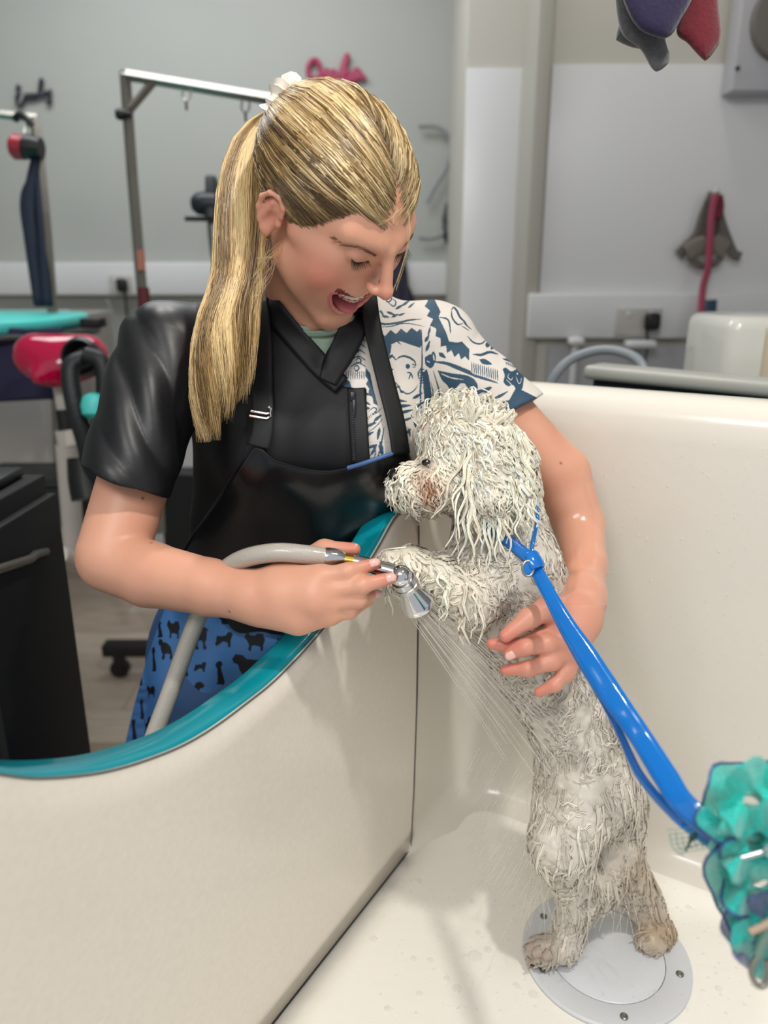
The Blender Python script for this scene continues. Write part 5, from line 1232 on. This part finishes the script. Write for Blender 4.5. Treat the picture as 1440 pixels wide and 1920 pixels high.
def fcol(X, q, r=None):
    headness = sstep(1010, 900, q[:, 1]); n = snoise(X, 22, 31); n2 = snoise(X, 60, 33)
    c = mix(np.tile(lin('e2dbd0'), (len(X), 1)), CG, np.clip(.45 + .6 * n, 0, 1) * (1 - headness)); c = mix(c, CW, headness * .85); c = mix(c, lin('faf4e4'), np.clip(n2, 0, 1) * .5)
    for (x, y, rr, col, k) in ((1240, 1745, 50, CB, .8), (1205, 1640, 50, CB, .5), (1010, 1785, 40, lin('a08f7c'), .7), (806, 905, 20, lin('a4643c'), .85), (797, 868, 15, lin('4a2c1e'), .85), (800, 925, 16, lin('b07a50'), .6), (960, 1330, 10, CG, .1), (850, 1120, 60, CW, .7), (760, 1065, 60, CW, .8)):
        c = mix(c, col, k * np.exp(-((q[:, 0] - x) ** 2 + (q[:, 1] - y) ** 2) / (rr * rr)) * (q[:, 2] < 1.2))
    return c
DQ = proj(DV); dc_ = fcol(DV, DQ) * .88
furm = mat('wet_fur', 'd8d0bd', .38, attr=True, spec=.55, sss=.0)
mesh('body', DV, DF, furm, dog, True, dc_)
# locks
rs = np.random.RandomState(77)
def sample(n, mask=None):
    fc_ = DV[DF].mean(1); ar = np.linalg.norm(np.cross(DV[DF[:, 2]] - DV[DF[:, 0]], DV[DF[:, 3]] - DV[DF[:, 1]]), axis=1)
    if mask is not None: ar = ar * mask(proj(fc_))
    i = rs.choice(len(DF), n, p=ar / ar.sum()); p = fc_[i]; nn_ = DN[DF[i]].mean(1); nn_ /= np.linalg.norm(nn_, axis=1)[:, None]; return p, nn_
LP, LR, LC = [], [], []
K = 6
def locks(p, n, length, lift, wave, freq, rad, down=1., flow=None, jit=.3, kids=5, spread=.0019, swirl=1.0, snap=0.):
    N_ = len(p); g = np.tile(-Zh, (N_, 1)) if flow is None else flow(p)
    t = g - n * (g * n).sum(1)[:, None]; t /= np.linalg.norm(t, axis=1)[:, None] + 1e-9; b = np.cross(n, t)
    th = swirl * snoise(p, 16, 51) + rs.normal(size=N_) * jit; t, b = t * np.cos(th)[:, None] + b * np.sin(th)[:, None], b * np.cos(th)[:, None] - t * np.sin(th)[:, None]
    L_ = (length * (.65 + .6 * rs.rand(N_)))[:, None, None]; s_ = np.linspace(0, 1, K)[None, :, None]; ph = rs.rand(N_, 1, 1) * 6.28; fq = freq * (.8 + .4 * rs.rand(N_, 1, 1))
    X = p[:, None] + n[:, None] * (lift * L_ * np.sin(s_ * 2.4) * .9 + .0004) + t[:, None] * L_ * s_ + np.array([0, 0, -1.]) * down * L_ * .35 * s_ ** 2
    X = X + b[:, None] * wave * np.sin(s_ * fq * 6.28 + ph) * (s_ + .3) + n[:, None] * wave * .6 * (1 + np.cos(s_ * fq * 6.28 + ph)) * (s_ + .1)
    if snap:
        off = np.linspace(.0004, .0016, K)
        for i in range(N_):
            for j in range(1, K):
                h = dtree.find_nearest(Vector(X[i, j]))
                if h[0] is not None:
                    y = np.array(h[0]); X[i, j] = X[i, j] * (1 - snap) + snap * (y + (X[i, j] - y) / (np.linalg.norm(X[i, j] - y) + 1e-9) * min(off[j], np.linalg.norm(X[i, j] - y)) + (n[i] if False else 0))
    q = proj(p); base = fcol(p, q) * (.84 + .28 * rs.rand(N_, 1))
    for k in range(kids):
        a_ = rs.rand(N_, 1, 1) * 6.28; rr = spread * np.sqrt(rs.rand(N_, 1, 1)) * (1.0 - .75 * s_)
        Y = X + b[:, None] * np.cos(a_) * rr + n[:, None] * np.abs(np.sin(a_)) * rr * .7; R = rad * (.7 + .6 * rs.rand(N_, 1)) * np.sqrt(np.clip(1.05 - np.linspace(0, 1, K)[None] ** 2, 0, 1))
        LP.append(Y); LR.append(R); LC.append(np.clip(base * (1.0 + .16 * rs.rand(N_, 1)), 0, .93))
p, n = sample(3700, lambda q: (q[:, 1] > 930) * (1. - .6 * (q[:, 1] > 1420)))
locks(p, n, .020, .05, .0024, 1.2, .00062, .3, flow=lambda p: np.tile(-Zh + AX[0] * -.1, (len(p), 1)), kids=5, spread=.0028, swirl=1.7, snap=.85)
p, n = sample(1700, lambda q: ((q[:, 1] < 960)) * 1.)
qh = proj(p); topk = sstep(850, 780, qh[:, 1])
locks(p, n, .019, .12, .0028, 1.1, .00072, .5, flow=lambda p: (p - P(835, 820, .95)) * 9 - Zh * .45, kids=7, spread=.0026, swirl=.9, snap=.45)
p, n = sample(150, lambda q: ((q[:, 1] < 800) & (q[:, 0] > 780)) * 1.)                 # spiky topknot
locks(p, n, .018, .75, .0022, 1.0, .0005, -.3, flow=lambda p: np.tile(Zh + AX[0] * .3, (len(p), 1)), jit=.4, kids=6, spread=.003)
p, n = sample(420, lambda q: ((q[:, 1] > 870) & (q[:, 0] < 830) & (q[:, 1] < 960)) * 1.)   # beard
locks(p, n, .015, .22, .0030, 1.0, .0009, .8, jit=.35, kids=6, spread=.002)
ea = np.array([P(rs.uniform(880, 985), rs.uniform(805, 900), .896 + rs.rand() * .012) for i in range(120)])
ne = np.tile(-AX[2] + AX[0] * .05, (len(ea), 1)); ne /= np.linalg.norm(ne, axis=1)[:, None]
K = 16; keepP, keepR, keepC = LP, LR, LC; LP, LR, LC = [], [], []
locks(ea, ne, (.060 + .03 * (ea @ AX[0] < P(935, 850, .9) @ AX[0])), .04, .0034, 2.2, .0007, 0.2, flow=lambda p: np.tile(-Zh, (len(p), 1)) + AX[0] * ((proj(p)[:, 0] - 925) / 500)[:, None], jit=.10, kids=8, spread=.0034, swirl=.15)
strands('ear_fur', np.concatenate(LP), np.concatenate(LR), np.concatenate(LC), furm, dog); LP, LR, LC = keepP, keepR, keepC; K = 6
p, n = sample(260, lambda q: ((q[:, 1] > 1040) & (q[:, 0] < 905) & (q[:, 1] < 1160)) * 1.)
locks(p, n, .028, .15, .0035, 1.3, .0010, 1., jit=.25, kids=6, spread=.003, swirl=.4)
p, n = sample(480, lambda q: ((q[:, 1] > 1400)) * 1.)
locks(p, n, .036, .0, .0016, .8, .0009, .4, jit=.12, kids=6, spread=.003, swirl=.25, snap=.7)
LP, LR, LC = np.concatenate(LP), np.concatenate(LR), np.concatenate(LC)
strands('fur', LP, LR, LC, furm, dog)
# eye, nose
G().lathe(P(799, 868, .920), -AX[2] - AX[0] * .5, [(-.006, .005), (0, .0055), (.003, .004), (.004, .001)], 16).build('eye', mat('eye_dark', '0c0806', .05, coat=1.), dog)
G().lathe(P(738, 893, .925), -AX[0], [(-.012, .009), (0, .0105), (.004, .008), (.006, .001)], 16).build('nose', mat('nose_black', '16120f', .3), dog)
for pts in ([P(1012, 1784, 1.018), P(998, 1790, 1.015)], [P(1030, 1788, 1.014), P(1018, 1797, 1.010)], [P(1002, 1774, 1.03), P(988, 1780, 1.03)]):
    G().tube(pts, [.008, .005], 10).build('toe', mat('toe_fur', 'a5968a', .6), dog)
# ================================================================== the lead
ld = thing('lead', 'wet blue slip lead round the neck of the dog, running to the tulle frill', 'lead', P(1000, 1050, .9))
blue = mat('blue_rubber', '0a6fc4', .14, coat=.6, bump=.15, bscale=300, bdist=.0006)
def strap(name, ctl, w, th=.0022, n=60, twist=None):
    c = np.array([P(*q[:3]) for q in spline(ctl, n)]); T = np.gradient(c, axis=0); T /= np.linalg.norm(T, axis=1)[:, None]
    wv = np.interp(np.linspace(0, 1, n), np.linspace(0, 1, len(w)), w); tw = np.interp(np.linspace(0, 1, n), np.linspace(0, 1, len(twist or [0, 0])), twist or [0, 0])
    ray_ = c - CAM; ray_ /= np.linalg.norm(ray_, axis=1)[:, None]; s0 = np.cross(ray_, T); s0 /= np.linalg.norm(s0, axis=1)[:, None]; n0 = np.cross(T, s0)
    Wd = s0 * np.cos(tw)[:, None] + n0 * np.sin(tw)[:, None]; N_ = np.cross(T, Wd); return ribbon(name, c, Wd * (wv / 2)[:, None], N_, th, blue, ld)
strap('strap', [(1004, 1066, .868), (1032, 1118, .845), (1062, 1172, .81), (1100, 1232, .77), (1136, 1288, .73), (1168, 1334, .70), (1203, 1385, .665), (1247, 1455, .63), (1290, 1516, .605), (1400, 1600, .58)], [.0150, .0155, .019, .0235, .0235, .021, .0195, .0205, .0195, .018], twist=[.1, .1, .1, .05, .05, .1, .2])
strap('strap_return', [(1068, 1200, .812), (1100, 1262, .778), (1139, 1330, .742), (1166, 1383, .708), (1203, 1458, .665), (1268, 1532, .62), (1330, 1580, .60)], [.004, .006, .0065, .0075, .0085, .009, .009], twist=[.3, .4, .5, .5, .5, .5])
def neckstrap(ctl, w, nm):
    p = spline(ctl, 30); R = []
    for x, y in p:
        h = dtree.ray_cast(Vector(CAM), Vector(ray(x, y) / np.linalg.norm(ray(x, y))), 3.0)
        R.append((np.array(h[0]) - CAM) @ AX[2] if h[0] is not None else np.nan)
    R = np.array(R); g_ = ~np.isnan(R); R = np.interp(np.arange(30), np.where(g_)[0], R[g_]) 
    for _ in range(4): R[1:-1] = (R[:-2] + 2 * R[1:-1] + R[2:]) / 4
    return strap(nm, [(x, y, min(d - .007, .99)) for (x, y), d in zip(p, R)], w, .002)
neckstrap([(904, 962), (925, 992), (958, 1018), (985, 1040), (1000, 1055)], [.0135, .0145, .0145], 'neck_loop')
neckstrap([(1006, 948), (1007, 975), (1003, 1000), (998, 1022), (997, 1045)], [.004, .0045, .005], 'neck_loop')
sl_ = P(1001, 1050, .868)
t_ = P(1030, 1118, .845) - P(985, 1030, .872); t_ /= np.linalg.norm(t_)
G().tube([sl_ - t_ * .010, sl_ - t_ * .007, sl_ + t_ * .008, sl_ + t_ * .011], [.008, .0105, .0105, .0085], 20, flat=.6).build('slider', blue, ld)
rg = G(); rc = P(990, 1066, .862); pts = [rc + AX[0] * .0062 * math.cos(a) + AX[1] * .0085 * math.sin(a) for a in np.linspace(0, 2 * np.pi, 25)]; rg.tube(pts, .0016, 8, cap=False); rg.build('steel_ring', steel, ld)
G().lathe(rc + AX[2] * .002, -AX[2], [(0, .0068), (.003, .0068), (.0035, .004)], 20).build('rivet_tab', blue, ld)
# ================================================================== shower hose and head
sw = thing('shower', 'chrome shower head on clear braided hose held in her hand', 'shower head', P(757, 1085, .84))
hosem = mat('braided_hose', 'b5aea4', .22, bump=.6, bscale=420, bdist=.0008, coat=.5)
hp_ = pspl([(612, 1045, .856), (575, 1040, .852), (520, 1036, .85), (465, 1045, .862), (425, 1066, .885), (395, 1105, .91), (370, 1160, .925), (345, 1225, .935), (318, 1300, .93), (292, 1370, .925), (268, 1440, .92), (250, 1520, .92), (235, 1640, .95)], 90)
G().tube(hp_, .0108, 18).build('hose', hosem, sw)
G().tube(pspl([(608, 1045, .856), (625, 1046, .857), (645, 1050, .858)], 6), [.0112, .0116, .0114, .0112, .0108, .009], 20).build('ferrule', chrome, sw)
G().tube([P(644, 1050, .858), P(662, 1053, .858)], .0085, 18).build('brass_nipple', mat('brass', 'b08d3e', .25, 1.), sw)
G().tube([P(660, 1052, .858), P(700, 1062, .856), P(738, 1073, .852)], [.008, .0085, .0095], 18).build('handle', chrome, sw)
u_ = P(800, 1150, .890) - P(757, 1080, .85); u_ /= np.linalg.norm(u_)
jc = P(752, 1080, .85)
s = SDF(); s.ell(jc, (.0125,) * 3); V, F = s.mesh(.001); mesh('ball_joint', V, F, chrome, sw)
G().lathe(jc + u_ * .004, u_, [(0, .0105), (.001, .0135), (.008, .0142), (.009, .0128), (.010, .0142), (.016, .0138), (.0175, .0115)], 32).build('collar', mat('satin_chrome', 'bfc0c2', .22, 1.), sw)
G().lathe(jc + u_ * .021, u_, [(0, .0105), (.004, .012), (.022, .0195), (.027, .0212), (.0285, .0208)], 40, cap=False).build('bell', chrome, sw)
G().lathe(jc + u_ * .048, u_, [(0, .0200), (.0016, .0198), (.002, .0005)], 32).build('spray_face', mat('spray_face', '8fa9b5', .3), sw)
fn = G(); b1 = np.cross(u_, Zh); b1 /= np.linalg.norm(b1); b2 = np.cross(u_, b1)
for r_, k_ in ((.006, 6), (.011, 12), (.0165, 18)):
    for j in range(k_): a = j * 6.283 / k_; fn.lathe(jc + u_ * .0495 + b1 * r_ * math.cos(a) + b2 * r_ * math.sin(a), u_, [(0, .0009), (.0016, .0006)], 6)
tag(fn.build('spray_nubs', mat('rubber_blue', '3c7fa8', .5), sw), kind='stuff')
G().box((-.011, -.010, -.007), (.011, .008, .008), bev=.003, ax=[AX[0], -AX[2], AX[1]], o=P(692, 1108, .868)).build('trigger', blackp, sw)
# spray: narrow streams of water
stm = mat('water_stream', 'e9e4dc', .08, alpha=.30, spec=.8)
S_, SR = [], []; f0 = jc + u_ * .051; tg = P(1000, 1350, .965) - f0; 
for r_, k_ in ((.006, 6), (.011, 12), (.0165, 18)):
    for j in range(k_):
        a = j * 6.283 / k_; st = f0 + b1 * r_ * math.cos(a) + b2 * r_ * math.sin(a); en = f0 + tg * (.9 + .2 * rs.rand()) + (b1 * math.cos(a) + b2 * math.sin(a)) * r_ * 3.2
        tt_ = np.linspace(0, 1, K)[:, None]; S_.append(st * (1 - tt_) + en * tt_ - Zh * .016 * tt_ ** 2); SR.append(np.full(K, rs.uniform(.0005, .0010)))
for i in range(150):                                                   # splash running off legs and body
    x, y = rs.uniform(980, 1190), rs.uniform(1380, 1700); a = rs.uniform(-1.2, 1.0); L_ = rs.uniform(.03, .10); st = P(x, y, .955 + .03 * rs.rand()); tt_ = np.linspace(0, 1, K)[:, None]
    S_.append(st + (AX[0] * a * .45 * L_ - AX[2] * .02 * rs.rand()) * tt_ - Zh * L_ * (.35 * tt_ + .75 * tt_ ** 2)); SR.append(np.full(K, rs.uniform(.0002, .0006)))
for i in range(70):
    x, y = rs.uniform(900, 1010), rs.uniform(1400, 1640); L_ = rs.uniform(.02, .06); st = P(x, y, .95 + .04 * rs.rand()); tt_ = np.linspace(0, 1, K)[:, None]
    S_.append(st - AX[0] * .5 * L_ * tt_ - Zh * L_ * tt_ * 1.2); SR.append(np.full(K, rs.uniform(.0002, .0005)))
o = strands('water_spray', np.array(S_), np.array(SR), np.ones((len(S_), 3)), stm); tag(o, 'thin streams of water from the shower head splashing onto the dog', 'water')
# ================================================================== tulle frill at the right edge
tl = thing('tulle_frill', 'teal and purple tulle frill with clips at the right edge', 'tulle frill', P(1400, 1600, .56))
def tulle(name, seed, cx, cy, d, rx, ry, n_loops, m, phase=0, parent=None):
    r = np.random.RandomState(seed); R = []; nu, nv = 46, 12
    for i in range(nu):
        a = i / (nu - 1) * 6.283; row = []
        for j in range(nv):
            v = j / (nv - 1); rr = (.25 + .75 * v) * (1 + .10 * v * math.sin(a * n_loops + phase) + .03 * v * math.sin(a * (n_loops * 2 + 1) + seed)); dz = .022 * v * math.sin(a * (n_loops - 1) + seed * 2) + .004 * math.sin(a * 9 + v * 4) * v
            row.append(P(cx + rx * rr * math.cos(a), cy + ry * rr * math.sin(a), d + dz))
        R.append(row)
    V, F = grid(R); o = mesh(name, V, F, m, tl); solid(o, .0004); return o, np.array(R)
def netm(name, col, dens):
    m = mat(name, col, .45, alpha=1., sheen=.5); nt = m.node_tree; N = nt.nodes; L_ = nt.links; b = N['Principled BSDF']
    tc = N.new('ShaderNodeTexCoord'); wv = N.new('ShaderNodeTexVoronoi'); wv.feature = 'DISTANCE_TO_EDGE'; wv.inputs['Scale'].default_value = 520; L_.new(tc.outputs['Object'], wv.inputs['Vector'])
    mr = N.new('ShaderNodeMapRange'); mr.inputs['From Min'].default_value = .10; mr.inputs['From Max'].default_value = .22; mr.inputs['To Min'].default_value = .9; mr.inputs['To Max'].default_value = dens
    L_.new(wv.outputs['Distance'], mr.inputs['Value']); L_.new(mr.outputs[0], b.inputs['Alpha']); return m
tq1 = netm('tulle_teal', '22d4c6', .30); tq2 = netm('tulle_deep_teal', '16b8ac', .36); tpp = netm('tulle_purple', '4f5a9a', .3)
E1, R1 = tulle('frill_layer', 1, 1402, 1515, .565, 92, 90, 5, tq1)
E2, R2 = tulle('frill_layer', 2, 1412, 1500, .55, 70, 74, 4, tq1, 1.)
E3_, R3 = tulle('frill_layer', 3, 1420, 1650, .575, 92, 112, 4, tq2, .6)
E4, R4 = tulle('frill_layer', 4, 1425, 1640, .56, 78, 90, 5, tq2, 2.)
E5, R5 = tulle('frill_layer', 5, 1428, 1745, .57, 74, 70, 4, tpp, .3)
E6, R6 = tulle('frill_layer', 6, 1420, 1580, .55, 84, 80, 6, tq1, 2.2)
E7, R7 = tulle('frill_layer', 7, 1450, 1760, .56, 74, 80, 4, tq2, 1.3)
ppm = mat('purple_edge', '3d4a8c', .5)
for R in (R1, R3, R4): G().tube(R[:, -1], .0010, 6, cap=False).build('purple_hem', ppm, tl)
g = G()
for i in range(7):
    a = [(1255 + i * 12, 1562 + i * 3 - (i % 2) * 6, .585), (1262 + i * 11, 1590, .585), (1282 + i * 8, 1604 - i * 8, .585)]; g.tube(pspl(a, 8), .0003, 4)
for i in range(6): g.tube(pspl([(1250 + i * 4, 1556 + i * 9, .585), (1290, 1552 + i * 9, .585), (1330, 1540 + i * 10, .58)], 8), .0003, 4)
tag(g.build('torn_net', mat('net_thread', '2f8f88', .6), tl, False), kind='stuff')
G().tube(pspl([(1305, 1562, .58), (1297, 1572, .578), (1290, 1586, .58), (1284, 1596, .58)], 10), [.0012, .002, .0026, .0022, .0014, .001, .0009, .0008, .0007, .0005], 8).build('loose_knot', mat('knot_dark', '184a40', .6), tl)
cl_ = thing('metal_clip', 'silver metal clip on the blue lead inside the tulle frill', 'clip', P(1400, 1600, .545))
G().tube([P(1375, 1612, .545), P(1425, 1598, .54), P(1432, 1596, .54)], [.0022, .0024, .0024], 10).build('pin', chrome, cl_)
G().lathe(P(1428, 1597, .54), P(1450, 1590, .54) - P(1428, 1597, .54), [(0, .003), (.002, .006), (.009, .006), (.010, .004)], 16).build('barrel', chrome, cl_)
cl2 = thing('snap_hook', 'steel snap hook dangling below the tulle frill at the right edge', 'hook', P(1420, 1800, .545))
G().tube(pspl([(1424, 1790, .545), (1412, 1806, .545), (1409, 1826, .545), (1418, 1846, .545), (1432, 1848, .545), (1440, 1830, .545), (1438, 1800, .545)], 24), .0022, 10).build('hook', steel, cl2)
G().tube([P(1420, 1790, .545), P(1432, 1760, .545), P(1444, 1730, .545)], .004, 10).build('swivel', mat('green_grey_metal', '7c9a8c', .4, .5), cl2)
G().tube([P(1405, 1748, .54), P(1428, 1738, .54), P(1450, 1725, .54)], .0026, 8).build('peg', mat('peg_beige', 'b39a86', .5), cl2)
